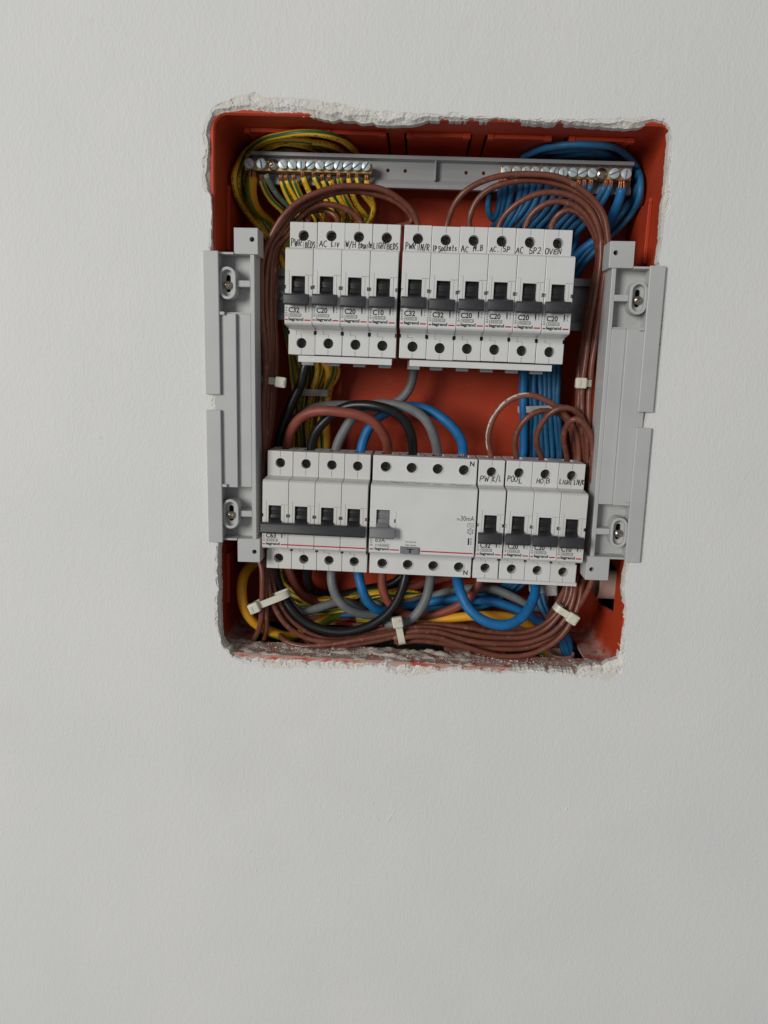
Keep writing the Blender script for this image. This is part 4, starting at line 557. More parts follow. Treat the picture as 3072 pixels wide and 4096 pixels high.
# conduits
def pipe(name, label, p, axis, r, l, wall_t=1.6):
    t_ = thing(name, label, 'conduit', p); mb = MB(); n = 32
    for k, (rr, y) in enumerate(((r, 0), (r, l), (r - wall_t, l), (r - wall_t, 0))):
        for i in range(n):
            a = 2 * math.pi * i / n; c, s = rr * math.cos(a), rr * math.sin(a)
            mb.v.append((y, c, s) if axis == 'x' else (c, s, -y))
    for k in range(4):
        for i in range(n): j = (i + 1) % n; mb.f.append((k * n + i, k * n + j, ((k + 1) % 4) * n + j, ((k + 1) % 4) * n + i))
    obj(mb, 'tube', M['pipe'], t_, smooth=True); return t_
pipe('conduit', 'short pinkish grey conduit poking through the side opening at lower right', (133.5, 54, -126.5), 'x', 11, 45)
pipe('conduit', 'round conduit mouth below the floor opening at lower right', (110, 46, -179), 'z', 10, 40)

# ------------------------------------------------------------------ DIN rails
def din(z, y, x0, x1, label):
    t_ = thing('din_rail', label, 'mounting rail', (0, y, z), 0, 'steel rails behind the breakers')
    prof = [(0, -17.5), (0, -12.5), (6.5, -12.5), (6.5, 12.5), (0, 12.5), (0, 17.5), (1, 17.5), (1, 13.5), (7.5, 13.5), (7.5, -13.5), (1, -13.5), (1, -17.5)]
    obj(MB().prism_x(prof, x0, x1), 'rail', M['steel'], t_)
    obj(MB().box(x0 + 20, x1 - 20, 7.5, BD - y, -9, 9), 'standoff', M['box'], t_)
    for x in (x0 + 5, x1 - 9):
        mb = MB(); mb.cyl_y(x, 0, 4, 4.6, 6.6, 20, 4.2); mb = cut(mb.mesh('s', .4), [MB().box(x - .5, x + .5, 3, 5.6, -2.4, 2.4), MB().box(x - 2.4, x + 2.4, 3, 5.6, -.5, .5)])
        finish(mb, 'screw', M['steel'], t_, True)
din(74, 49.5, -113, 121, 'steel mounting rail behind the upper row of breakers')
din(-74.2, 56.5, -113, 121, 'steel mounting rail behind the lower row of breakers')

# ------------------------------------------------------------------ breakers
PROF = [(49, -30), (49, 30), (44, 34), (44, 41.5), (16.3, 41.5), (16.3, 24.4), (1.6, 23.6), (0, 22.3), (0, -22.2), (1.2, -23.4), (16.3, -25.2), (16.3, -41.5), (44, -41.5), (44, -34)]
def mcb_cutters():
    W_ = 17.5
    a = MB(); a.cyl_y(8.8, 33.3, 3.35, 10, 26, 24); a.cyl_y(8.5, -34, 3.35, 10, 26, 24); a.box(5, 12.6, 27, 40, 34.5, 45); a.box(5, 12.6, 27, 40, -45, -34.5)
    a.box(4.1, 12.7, -2, 9, -11, 6.5)
    b = MB(); b.box(8.65, 8.95, 12, 17.0, 37.4, 45); b.box(8.65, 8.95, 15, 17, 25.2, 29.4)
    b.box(8.35, 8.65, 12, 17.0, -45, -38); b.box(8.35, 8.65, 15, 17.0, -30.2, -28.55); b.box(5.0, 8.65, 15, 17.0, -28.5, -28.2); b.box(5.0, 5.3, 15, 17, -28.15, -25.9)
    b.box(12.75, 18, -1, .8, 7.0, 7.3); b.box(14.7, 14.95, -1, .35, -6, 6.8); b.box(2.6, 2.85, -1, .35, -6, 9.6); b.box(-1, 2.55, -1, .2, 9.5, 9.7)
    c = MB(); c.box(16.1, 18, -1, 3.5, -1.5, .8); c.box(-1, 1.15, -1, 3.5, -1.5, .8); c.box(16.4, 18, 12, 26, -28.6, -26); c.box(-1, .8, 12, 26, -28.6, -26)
    return [a, b, c]
MCB = cut(MB().prism_x(PROF, 0, 17.5).mesh('mcb', .35, 2), mcb_cutters())
MCB.transform(Matrix.Scale(S, 4))
MCB_A = MCB; MCB_A.materials.clear(); MCB_A.materials.append(M['white'])
MCB_B = MCB.copy(); MCB_B.materials.clear(); MCB_B.materials.append(M['white_old'])
def done(mb, name, mt, bev=0, smooth=True, seg=2):
    me = mb.mesh(name, bev, seg); me.transform(Matrix.Scale(S, 4))
    if smooth: me.shade_smooth(); me.set_sharp_from_angle(angle=math.radians(35))
    me.materials.append(mt); return me
def toggle_mesh(x0, x1, mt):
    mb = MB(); mb.prism_x([(-3.2, -4.3), (-5.4, -4.6), (-6.5, -5.5), (-6.4, -7.6), (-7.0, -10.5), (-6.3, -11.7), (-5.2, -11.3), (-4.2, -8.4), (-3.0, -7.2)], x0, x1)
    return done(mb, 'toggle', mt, .3)
def neck_mesh(mt, x0=4.5, x1=12.3):
    mb = MB(); mb.prism_x([(8.5, 6.2), (3.2, 6.2), (2.0, 3.4), (2.6, .4), (2.0, .1), (1.4, -2.2), (-3.6, -4.6), (-4.0, -8), (1, -10.6), (8.5, -10.6)], x0, x1); return done(mb, 'neck', mt, .2)
TOG = toggle_mesh(.35, 16.1, M['toggle']); NECK = neck_mesh(M['black'])
def screw_mesh():
    mb = MB(); mb.cyl_y(0, 0, 3.1, 0, 3, 20)
    me = cut(mb.mesh('s', .35), [MB().box(-.55, .55, -1, 1.3, -2.3, 2.3), MB().box(-2.3, 2.3, -1, 1.3, -.55, .55)])
    me.transform(Matrix.Scale(S, 4)); me.materials.append(M['screw_dark']); return me
TSCREW = screw_mesh()
def rating_print(s):
    mb = MB(); text(mb, s, 2.5, 9.4, -15.9, -12.5, bold=.03); return done(mb, 'rating', M['ink'], 0, False)
def small_print(cap):
    mb = MB(); frame(mb, 2.6, 10.6, -18.4, -16.4, .2); rect(mb, 8.8, 8.95, -18.3, -16.5); text(mb, cap, 3.3, 8.3, -18.05, -16.75); text(mb, '3', 9.3, 10.2, -18.05, -16.75)
    text(mb, 'Off', .3, 1.9, -18.3, -17.0)
    stroke(mb, [(.5, -13.2), (1.1, -12.4), (1.7, -13.2)], .25); stroke(mb, [(.5, -15.7), (1.1, -16.5), (1.7, -15.7)], .25); rect(mb, .95, 1.2, -14.0, -13.4)
    stroke(mb, [(1.1 + .4 * math.cos(a * .7), -14.7 + .4 * math.sin(a * .7)) for a in range(10)], .18)
    rect(mb, 13.0, 13.8, -15.6, -11.6); text(mb, '4196', 14.9, 15.8, -15.6, -11.8, rot=True)
    return done(mb, 'small_print', M['ink'], 0, False)
def small_print_dot(): return done(rect(MB(), 13.2, 13.6, -15.2, -14.8, -.1), 'dot', M['white'], 0, False)
def brand_print(): mb = MB(); text(mb, 'legrand', 2.6, 12.0, -21.4, -18.85, bold=.04); return done(mb, 'brand', M['ink'], 0, False)
RAT = {s: rating_print(s) for s in ('C32', 'C20', 'C10', 'C63')}
SP45 = small_print('4500'); SP60 = small_print('6000'); BRAND = brand_print(); DOT = small_print_dot()
LINE_A = done(rect(MB(), .3, 2.1, -20.7, -19.85), 'l', M['red'], 0, False); LINE_B = done(rect(MB(), 12.7, 16.5, -20.7, -19.85), 'l', M['red'], 0, False)

# single-stroke hand lettering
def arc(cx, cy, rx, ry, a0, a1, n=8): return [(cx + rx * math.cos(math.radians(a0 + (a1 - a0) * i / n)), cy + ry * math.sin(math.radians(a0 + (a1 - a0) * i / n))) for i in range(n + 1)]
HF = {
    'P': [[(.15, 1), (.1, 0)], [(.05, .95)] + arc(.35, .72, .5, .27, 80, -100)], 'W': [[(0, 1), (.22, .02), (.5, .75), (.72, .02), (1.05, 1)]],
    'R': [[(.1, 1), (.1, 0)], [(.02, .95)] + arc(.35, .74, .48, .25, 80, -110) + [(.9, 0)]], 'B': [[(.1, 1), (.08, 0)], [(.05, .98)] + arc(.35, .76, .42, .23, 80, -90, 6) + arc(.35, .27, .55, .27, 80, -100, 6) + [(.05, .02)]],
    'E': [[(.85, 1), (.15, .95), (.1, .05), (.9, 0)], [(.12, .52), (.7, .56)]], 'D': [[(.12, 1), (.1, 0)], [(0, .98)] + arc(.25, .5, .65, .48, 80, -80) + [(.05, 0)]],
    'S': [arc(.5, .75, .38, .25, 30, 250, 6) + arc(.5, .25, .4, .26, 80, -150, 7)], 'A': [[(0, 0), (.45, 1), (.95, 0)], [(.15, .38), (.85, .42)]],
    'C': [arc(.55, .5, .5, .5, 55, 305, 9)], 'L': [[(.15, 1), (.1, .02), (.9, .05)]], 'I': [[(.5, 1), (.45, 0)]], 'V': [[(0, 1), (.42, 0), (.95, 1)]], '/': [[(.1, -.25), (.85, 1.2)]],
    'H': [[(.1, 1), (.08, 0)], [(.9, 1), (.88, 0)], [(.1, .5), (.9, .55)]], 'N': [[(.08, 0), (.12, 1), (.85, 0), (.92, 1)]], 'M': [[(.02, 0), (.15, 1), (.5, .35), (.85, 1), (.95, 0)]],
    'G': [arc(.5, .5, .48, .5, 50, 330, 9) + [(.95, .45), (.5, .45)]], 'T': [[(0, 1), (1, .97)], [(.5, 1), (.45, 0)]], 'O': [arc(.5, .5, .48, .5, 100, 460, 12)], 'K': [[(.1, 1), (.08, 0)], [(.85, .98), (.12, .45), (.9, 0)]],
    '2': [arc(.45, .75, .4, .26, 150, -40, 6) + [(.05, 0), (.95, .04)]], '.': [[(.4, .05), (.6, .05)]],
    'n': [[(.1, .6), (.1, 0)], [(.1, .4)] + arc(.45, .35, .35, .25, 150, 0, 5) + [(.8, 0)]], 's': [arc(.5, .46, .3, .15, 30, 250, 5) + arc(.5, .16, .32, .16, 80, -150, 6)], 'u': [[(.1, .6), (.1, .15)] + arc(.45, .15, .35, .15, 180, 360, 5) + [(.8, .6), (.82, 0)]],
    'i': [[(.5, .6), (.5, 0)]], 't': [[(.5, 1), (.45, .08), (.75, 0)], [(.1, .65), (.85, .68)]], 'e': [[(.1, .32), (.85, .36)] + arc(.48, .32, .38, .3, 10, 320, 9)], 'o': [arc(.5, .3, .4, .3, 90, 450, 10)], 'c': [arc(.55, .3, .42, .3, 50, 310, 7)], 'k': [[(.15, 1), (.1, 0)], [(.75, .6), (.15, .28), (.85, 0)]],
}
def hand(words, y):
    mb = MB(); rnd = random.Random(str(words))
    for w, x0, x1, z0, h, tilt in words:
        cw = (x1 - x0) / len(w)
        for i, ch in enumerate(w):
            sl = rnd.uniform(.0, .3); sc = rnd.uniform(.8, 1.12); dz = rnd.uniform(-.3, .3)
            for st in HF[ch]:
                stroke(mb, [(x0 + cw * (i + u * .82 + sl * v * .6) + rnd.uniform(-.09, .09), z0 + 1.0 + dz + h * sc * v + tilt * (x0 + cw * i - 8.8) + rnd.uniform(-.09, .09)) for u, v in st], .46 + .12 * rnd.random(), y)
    return mb
def mcb(x, y, z, rating, words, spoken, label, aged, group):
    t_ = thing('circuit_breaker', label, 'circuit breaker', (x, y, z), random.uniform(-.003, .003), group)
    place(MCB_B if aged else MCB_A, 'body', t_)
    tg = place(TOG, 'toggle', t_); place(NECK, 'neck', tg); tg.location.z = random.uniform(-.0005, .0003); tg.rotation_euler = (random.uniform(-.03, .03), random.uniform(-.02, .02), 0)
    for hx, hz in ((8.8, 33.3), (8.5, -34)):
        s = place(TSCREW, 'terminal_screw', t_); s.location = (hx * S, .0225, hz * S); s.rotation_euler = (0, random.uniform(0, 1.5), 0)
    place(RAT[rating], 'rating_print', t_); place(SP45, 'small_print', t_); place(DOT, 'print_dot', t_); place(BRAND, 'brand_print', t_); place(LINE_A, 'red_line', t_); place(LINE_B, 'red_line', t_)
    finish(hand(words, 16.22).mesh('hand', fix=False), 'handwriting', M['marker'], t_)
    return t_
UP = [('C32', [('PWR', .7, 8.0, 25.4, 4.2, -.03), ('BEDS', 9.8, 16.6, 24.9, 3.9, .03)], 'PWR BEDS'), ('C20', [('AC', 1.2, 6.6, 25.6, 4, 0), ('LIV', 8.9, 14.0, 26, 3.2, -.05)], 'AC LIV'),
      ('C20', [('W/H', .3, 7.2, 25.7, 3.8, 0), ('Ensuite', 8.9, 17.3, 25.3, 4.2, .05)], 'W/H Ensuite'), ('C10', [('LIGHT', .4, 8.6, 25.7, 3.7, .05), ('BEDS', 9.4, 16.4, 25.2, 3.7, .06)], 'LIGHT BEDS'),
      ('C32', [('PWR', 1.0, 7.9, 25.8, 3.8, 0), ('IN/R', 8.9, 16.6, 25.2, 3.8, .05)], 'PWR IN/R'), ('C32', [('IP', .6, 3.6, 25.2, 4, 0), ('Sockets', 4.4, 16.2, 25.6, 4, .08)], 'IP Sockets'),
      ('C20', [('AC', 1.2, 6.2, 25.4, 3.6, 0), ('M.B', 8.8, 15.0, 26, 3.7, .03)], 'AC M.B'), ('C20', [('AC.', 1.6, 8.0, 25.6, 3.4, 0), ('SP', 9.6, 14.6, 25.8, 3.6, .05)], 'AC SP'),
      ('C20', [('AC', .2, 5.4, 25.2, 3.6, 0), ('SP2', 8.7, 16.2, 25.3, 3.4, .02)], 'AC SP2'), ('C20', [('OVEN', .9, 11.6, 25.6, 3.2, 0)], 'OVEN')]
for k, (r, w, sp) in enumerate(UP):
    mcb(-92.7 + 17.75 * k + (2.06 if k > 3 else 0), -10, 74 + (-.35, 0, -.1, -.1, .05, -.25, 0, .1, 0, -.15)[k], r, w, sp, f'white single pole {r} breaker with {sp} written on it in marker', k == 0, 'breakers in the upper row')
LO = [('C32', [('PW', .9, 7.6, 25.8, 4.4, 0), ('K/L', 9.6, 16.2, 25.9, 3.8, .03)], 'PW K/L'), ('C20', [('POO', 1, 8.4, 26, 3.9, -.05), ('L', 9.2, 11.6, 25.6, 3, 0)], 'POOL'), ('C20', [('HO', 3.2, 7.8, 26, 3.2, 0), ('B', 9.4, 12.6, 26.2, 3.4, 0)], 'HOB'), ('C10', [('LIGHT', .8, 9.4, 26, 3.2, -.02), ('LIV/K', 10.5, 17.4, 26.3, 3.4, 0)], 'LIGHT LIV/K')]
for k, (r, w, sp) in enumerate(LO):
    mcb(-107.1 + 142 + 1.52 + 17.75 * k + (.7 if k else 0) + 1.0, -3.1, -74.2 + (0, .2, .1, -.1)[k], r, w, sp, f'white single pole {r} breaker with {sp} written on it in marker', k == 3, 'breakers in the lower row')

# main four-pole breaker
t_ = thing('main_breaker', 'white four pole C63 main breaker with one long charcoal toggle bar', 'circuit breaker', (-107.1, -3.1, -74.2))
for k in range(4):
    p = place(MCB_B, 'pole', t_); p.location.x = 17.75 * k * S
    nk = place(NECK, 'neck', p)
    for hx, hz in ((8.8, 33.3), (8.5, -34)):
        s = place(TSCREW, 'terminal_screw', p); s.location = (hx * S, .0225, hz * S); s.rotation_euler = (0, random.uniform(0, 1.5), 0)
place(toggle_mesh(0, 70.2, M['toggle']), 'toggle_bar', t_)
place(RAT['C63'], 'rating_print', t_); place(SP60, 'small_print', t_); place(BRAND, 'brand_print', t_); place(LINE_A, 'red_line', t_)
for k in range(4):
    o = place(done(rect(MB(), 12.7 if k == 0 else .05, 17.45 if k < 3 else 17.0, -20.7, -19.85), 'l', M['red'], 0, False), 'red_line', t_); o.location.x = 17.75 * k * S

# residual current device
t_ = thing('residual_current_device', 'wide white residual current device marked 30mA with grey test button', 'circuit breaker', (-107.1 + 71 + 1.52, -3.1, -74.2))
a = MB(); b = MB()
for k in range(4):
    a.cyl_y(8.7 + 17.75 * k, 33.8, 3.5, 10, 26, 24); a.cyl_y(8.9 + 17.8 * k, -34.2, 3.5, 10, 26, 24); a.box(4.6 + 17.75 * k, 13 + 17.75 * k, 25, 40, 37.8, 45); a.box(4.6 + 17.75 * k, 13 + 17.75 * k, 25, 40, -45, -38.5)
    if k: b.box(17.75 * k - .5, 17.75 * k + .5, 22, 38, 39, 45)
a.box(4.3, 13.2, -2, 9, -11, 6.8)
b.box(21.3, 34.4, -1, 1, -25, -17.3); b.box(16.3, 17.5, -1, 2.5, -1.6, .8); b.box(-1, 1, -1, 2.5, -1.6, .8); b.box(17.4, 17.6, -1, .5, -11, 6)
me = cut(MB().prism_x(PROF, 0, 70.8).mesh('rcd', .4, 2), [a, b]); finish(me, 'body', M['white'], t_)
tg = place(toggle_mesh(.5, 17.0, M['toggle_grey']), 'toggle', t_); place(neck_mesh(M['toggle_grey'], 4.6, 12.9), 'neck', tg)
tb = obj(MB().box(21.9, 33.9, -1.3, .9, -22.6, -17.9), 'test_button', M['toggle_grey'], t_, .5)
mb = MB(); text(mb, 'T', 25.6, 30.2, -21.6, -18.7, -1.36, .03); obj(mb, 'button_letter', M['black'], tb)
for k in range(4):
    for hx, hz in ((8.7 + 17.75 * k, 33.8), (8.9 + 17.8 * k, -34.2)):
        s = place(TSCREW, 'terminal_screw', t_); s.location = (hx * S, .0215, hz * S); s.rotation_euler = (0, random.uniform(0, 1.5), 0)
        mb = MB(); ci = [(math.cos(i * math.pi / 12), math.sin(i * math.pi / 12)) for i in range(24)]
        mb.ring_y([(hx + 4.0 * c, hz + 4.0 * d) for c, d in ci], [(hx + 3.5 * c, hz + 3.5 * d) for c, d in ci], 15.95, 16.6); obj(mb, 'terminal_collar', M['white'], t_)
mb = MB(); text(mb, 'N', 65.8, 68.8, 36.6, 40, 16.22, .03); text(mb, 'N', 65.6, 68.6, -39.6, -36.3, 16.22, .03); obj(mb, 'neutral_letter', M['ink'], t_)
mb = MB(); text(mb, '63A', 4.2, 10.8, -15.4, -12.3); text(mb, '10000', 8.2, 13.2, -18.1, -16.8); frame(mb, 7.7, 13.7, -18.5, -16.4, .16); frame(mb, 4.2, 7.2, -18.2, -16.7, .16); rect(mb, 4.4, 7.7, -17.5, -17.35); text(mb, 'Off', .6, 2.5, -18.2, -16.8)
stroke(mb, [(.9, -15.4), (1.5, -16.1), (2.1, -15.4)], .25); stroke(mb, [(1.5 + .45 * math.cos(a_ * .7), -14.4 + .45 * math.sin(a_ * .7)) for a_ in range(10)], .2)
text(mb, '30mA', 60.6, 69.6, 1.9, 5.2); text(mb, 'I\u0394n', 58.1, 60.3, 2.2, 3.8)
frame(mb, 65.4, 69.6, -2.2, .4, .2); stroke(mb, [(66.2 + .26 * i, -.9 + .55 * math.sin(i * .63)) for i in range(11)], .22)
for i in range(6):
    a_ = math.radians(60 * i + 30); cx, cz = 67.5, -5.2; c, s = math.cos(a_), math.sin(a_); n2 = math.radians(60 * i + 90)
    stroke(mb, [(cx + 1.5 * c, cz + 1.5 * s), (cx + 1.5 * math.cos(n2), cz + 1.5 * math.sin(n2))], .22); stroke(mb, [(cx + 1.5 * c, cz + 1.5 * s), (cx + 2.2 * c, cz + 2.2 * s)], .3)
    stroke(mb, [(cx + 2.2 * math.cos(a_ + .28), cz + 2.2 * math.sin(a_ + .28)), (cx + 1.75 * c, cz + 1.75 * s), (cx + 2.2 * math.cos(a_ - .28), cz + 2.2 * math.sin(a_ - .28))], .22)
text(mb, '-25', 66.6, 68.4, -5.6, -4.8); rect(mb, 66.2, 67.2, -14.4, -9.8); text(mb, '4020 64', 67.7, 68.8, -14.4, -9.6, rot=True)
text(mb, 'Test frequently', 24.2, 31.8, -15.0, -13.6); text(mb, 'Tester souvent', 24.2, 31.8, -17.0, -15.7)
obj(mb, 'printed_markings', M['ink'], t_)
mb = MB(); rnd = random.Random(3)
for x0, x1 in ((2.5, 20), (13, 19), (20, 25), (26, 30), (31, 38), (42, 47), (53, 67)):
    x = x0
    while x < x1: w = rnd.uniform(.5, 1.1); yy = rnd.uniform(8.5, 11.5); mb.add([(x, yy, 24.08 + .06 * (yy - 9) ), (x + w, yy, 24.08 + .06 * (yy - 9)), (x + w, yy + 1.2, 24.16 + .06 * (yy - 9)), (x, yy + 1.2, 24.16 + .06 * (yy - 9))], [(0, 1, 2, 3)]); x += w + .4
obj(mb, 'edge_print', M['ink'], t_)
mb = MB(); text(mb, 'legrand', 4.0, 13.4, -21.4, -18.85, bold=.04); obj(mb, 'brand_print', M['ink'], t_)
for x0, x1 in ((.4, 3.2), (14.0, 20.4), (34.9, 70)): obj(rect(MB(), x0, x1, -20.7, -19.85), 'red_line', M['red'], t_)

# busbars under the rows
def busbar(x0, x1, y, z0, z1, label, teeth, ty, tz, flat=False):
    t_ = thing('busbar', label, 'busbar', (0, y, z0), 0, 'busbar strips under the breakers')
    h = z1 - z0
    mb = MB(); mb.prism_x([(0, 0), (0, h), (1.2, h + .3), (18, h + .3), (18, h - 1.2), (1.4, h - 1.2), (1.4, 0)], x0, x1); obj(mb, 'cover', M['white'], t_, .15)
    for x in teeth: obj(MB().box(x - 4.2, x + 4.2, ty - y, ty - y + 6, tz - z0, h), 'tooth', M['rail_plastic'], t_, .4)
busbar(-86.3, -24.4, 7.4, 27.6, 31.6, 'white busbar cover under the four left breakers of the upper row', (-82, -64.4, -46.9, -29.5), 22, 25.6)
busbar(-12.7, 80.2, 7.4, 27.6, 31.4, 'long white busbar cover under the six right breakers of the upper row', (-10, 5.2, 22.8, 39.2, 56.1, 72.7), 22, 25.4)
busbar(41.2, 110.7, 17.5, -119.4, -116.8, 'thin white busbar cover under the four lower right breakers', (), 30, -118)

# ------------------------------------------------------------------ terminal rail and bars
t_ = thing('terminal_rail', 'grey plastic rail across the top of the box carrying both brass bars', 'terminal rail', (0, 50, 146.5))
prof = [(0, .6), (0, 1), (-2.5, 0), (-2.5, 2), (-.2, 6.2), (-.2, 15), (0, 17.6), (-5.5, 18.0), (-5.5, 20), (2, 20), (2, 0)]
mb = MB(); mb.prism_x([(2, 0), (-2.6, 0), (-2.6, 2.6), (-1.2, 5.4), (0, 5.6), (0, 17.4), (-5.5, 17.8), (-5.5, 20.2), (2, 20.2)], -127, 130.5)
me = cut(mb.mesh('r', .3), [MB().cyl_y(x, 11.6, 1.25, -3, 5, 14) for x in (-33.7, -21.9, 19.5, 31.3)]); finish(me, 'rail', M['rail_plastic'], t_, True)
obj(MB().box(-2, -.9, -4.6, .2, 5, 18), 'rib', M['rail_plastic'], t_, .2)
mb = MB(); mb.prism_x([(-2.65, .9), (-2.65, 1.0), (-2.6, 1.0), (-2.6, .9)], 0, .01); mb = MB()
for cx in (-3.4, -.4): stroke(mb, [(cx + 1.1 * math.cos(math.radians(a_)), 1.4 + .95 * math.sin(math.radians(a_))) for a_ in range(70, 300, 20)], .22, -2.72)
rect(mb, -1.4, -.5, 1.3, 1.5, -2.72); obj(mb, 'moulded_mark', M['grey_plastic'], t_)
for x in (-120, 0, 124): obj(MB().box(x - 6, x + 6, 2, BD - 50, 9, 16), 'support', M['rail_plastic'], t_)
SLOT = cut(MB().cyl_y(0, 0, 3.0, 0, 4.5, 22).mesh('s', .4), [MB().box(-.5, .5, -1, 1.6, -4, 4)]); SLOT.transform(Matrix.Scale(S, 4)); SLOT.shade_smooth(); SLOT.set_sharp_from_angle(angle=.6); SLOT.materials.append(M['zinc'])
mb = MB()
for k, (r, y) in enumerate(((3.9, 2.2), (3.6, .9), (2.6, .1), (1.2, -.3), (.01, -.35))): mb.v += [(r * math.cos(i * math.pi / 12), y, r * math.sin(i * math.pi / 12)) for i in range(24)]
for k in range(4):
    for i in range(24): j = (i + 1) % 24; mb.f.append((k * 24 + i, k * 24 + j, (k + 1) * 24 + j, (k + 1) * 24 + i))
mb.f.append(tuple(range(24))); mb.f.append(tuple(range(96, 120)))
PHIL = cut(mb.mesh('p'), [MB().box(-.62, .62, -2, 1.7, -2.4, 2.4), MB().box(-2.4, 2.4, -2, 1.7, -.62, .62)]); PHIL.transform(Matrix.Scale(S, 4)); PHIL.shade_smooth(); PHIL.set_sharp_from_angle(angle=.6); PHIL.materials.append(M['nickel'])
def bar(name, label, x0, x1, z0, z1, tilt, xs, ph):
    t_ = thing(name, label, 'terminal bar', ((x0 + x1) / 2, 40, z0), 0, 'brass terminal bars')
    c = (x0 + x1) / 2
    obj(MB().box(x0 - c, x1 - c, 0, 7, 0, z1 - z0), 'bar', M['brass'], t_, .4)
    obj(MB().box(x0 - c + 12, x1 - c - 12, 7, 10, 1, z1 - z0 - 1), 'spacer', M['rail_plastic'], t_)
    for i, x in enumerate(xs):
        s = place(PHIL if i == ph else SLOT, 'screw', t_); s.location = ((x - c) * S, (-2.0 if i == ph else -3.2 if abs(i - ph) > 2 or True else 0) * S, (157.1 - z0 + (x - c) * .004) * S)
        s.rotation_euler = (0, random.uniform(-1.2, 1.2), 0); s.scale = (1.12,) * 3 if (i < 2 and ph == 2) or (i > 10 and ph == 10) else (1,) * 3
    for x in xs[::1]:
        if random.random() < .75:
            mb = MB()
            for q in range(7):
                bx = x - c + random.uniform(-2.2, 2.2); l = random.uniform(1, 3.2); by = random.uniform(2.5, 5); lean = random.uniform(-.7, .7)
                mb.add([(bx - .22, by, z1 - z0 - .4), (bx + .22, by, z1 - z0 - .4), (bx, by + .4, z1 - z0 - .4), (bx + lean - .12, by, z1 - z0 + l), (bx + lean + .12, by, z1 - z0 + l), (bx + lean, by + .2, z1 - z0 + l)], [(0, 1, 4, 3), (1, 2, 5, 4), (2, 0, 3, 5), (3, 4, 5)])
            obj(mb, 'copper_end', M['copper'], t_)
bar('earth_bar', 'brass earth terminal bar with yellow and green wires below it', -130, -44, 153.2, 159.6, 0, [-126.4, -118.2, -110.4, -103.7, -97.3, -91.2, -85.0, -78.8, -72.4, -66.3, -60.1, -53.8, -47.7], 2)
bar('neutral_bar', 'brass neutral terminal bar with blue wires below it', 42, 128, 153.8, 160.2, 0, [45.3, 52.1, 58.4, 64.4, 70.8, 76.8, 82.9, 89.1, 95.5, 101.7, 108.2, 116.2, 124.0], 10)

# ------------------------------------------------------------------ side brackets
def stadium(cx, cz, w, h, n=8):
    r = w / 2; d = h / 2 - r
    return [(cx + r * math.cos(math.pi * i / n), cz + d + r * math.sin(math.pi * i / n)) for i in range(n + 1)] + [(cx + r * math.cos(math.pi + math.pi * i / n), cz - d + r * math.sin(math.pi + math.pi * i / n)) for i in range(n + 1)]
def bracket(x, ry, sg, label):
    t_ = thing('side_bracket', label, 'mounting bracket', (x, 0, 0), ry, 'grey plastic brackets on the opening sides')
    def B(mb, name, bev=.3, mt=M['grey_plastic'], parent=t_):
        mb.v = [(sg * a, b, c) for a, b, c in mb.v]; return obj(mb, name, mt, parent, bev, 2)
    B(MB().prism_y([(0, 4.2), (9.8, 4.2), (9.8, 94.6), (0, 94.6)], -2.6, -.15), 'flange', .5); B(MB().prism_y([(0, -95.4), (9.8, -95.4), (9.8, -5.8), (0, -5.8)], -2.6, -.15), 'flange', .5)
    B(MB().box(5.2, 20, .1, 5, -57.5, 56.2), 'step_strip', .35)
    B(MB().box(5.4, 8.9, .1, 14, -95, -57.6), 'pocket_wall', .2); B(MB().box(5.4, 8.9, .1, 14, 56.3, 94.4), 'pocket_wall', .2)
    B(MB().box(20.05, 29, 3, 7, -57.5, 56.2), 'inner_strip', .3)
    B(MB().box(29.05, 31.8, 3, 26, -95, 94.6), 'inner_rail', .35)
    B(MB().box(5, 28.9, 12, 14, -95, 94.6), 'base_plate', .2)
    for s2 in (1, -1):
        z0, z1 = (93.4, 109.5) if s2 > 0 else (-109.6, -93.2)
        blk = cut(MB().box(18.9, 34.3, 2, 20, z0, z1).mesh('b', .3), [MB().cyl_y(30.5, 102.5 if s2 > 0 else -102.2, 1.6, 0, 14, 16)])
        blk.transform(Matrix.Diagonal((sg, 1, 1, 1)))
        if sg < 0: blk.flip_normals()
        finish(blk, 'end_block', M['grey_plastic'], t_)
        B(MB().box(8.95, 18.85, 1.0, 12, *(sorted((s2 * 93.0, s2 * 94.4)))), 'pocket_edge', .3)
        B(MB().box(9.0, 28.9, 4, 12, *sorted((s2 * 56.3, s2 * 57.3))), 'pocket_edge', .2)
        zc = 75.3 if s2 > 0 else -76
        mb = MB(); mb.ring_y(stadium(14.6, zc, 11, 20.4), stadium(14.6, zc, 7.6, 16.6), .4, 12); bs = B(mb, 'screw_boss', .35)
        fl = cut(MB().prism_y(stadium(14.6, zc, 7.7, 16.7), 4.5, 6).mesh('f'), [MB().prism_y(stadium(14.4, zc, 3.2, 11), 3, 8)])
        fl.transform(Matrix.Diagonal((sg, 1, 1, 1)));
        if sg < 0: fl.flip_normals()
        finish(fl, 'slotted_floor', M['grey_plastic'], bs)
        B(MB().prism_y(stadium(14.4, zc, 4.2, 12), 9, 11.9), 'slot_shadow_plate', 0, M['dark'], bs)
        B(MB().box(20.2, 29, 3, 12, zc - 2, zc + 2), 'rib', .3)
        B(MB().box(9.85, 13.0, -2.0, .05, *sorted((s2 * 55.2, s2 * 57.2))), 'stop_lug', .3)
        sc = place(PHIL, 'screw', t_); sc.location = (sg * 14.2 * S, .0022, (zc - 1.2) * S); sc.rotation_euler = (0, random.uniform(0, 1.5), 0); sc.scale = (.74, .9, .74)
    return t_
bracket(-145.4, -.0145, 1, 'light grey plastic mounting bracket beside the main breaker')
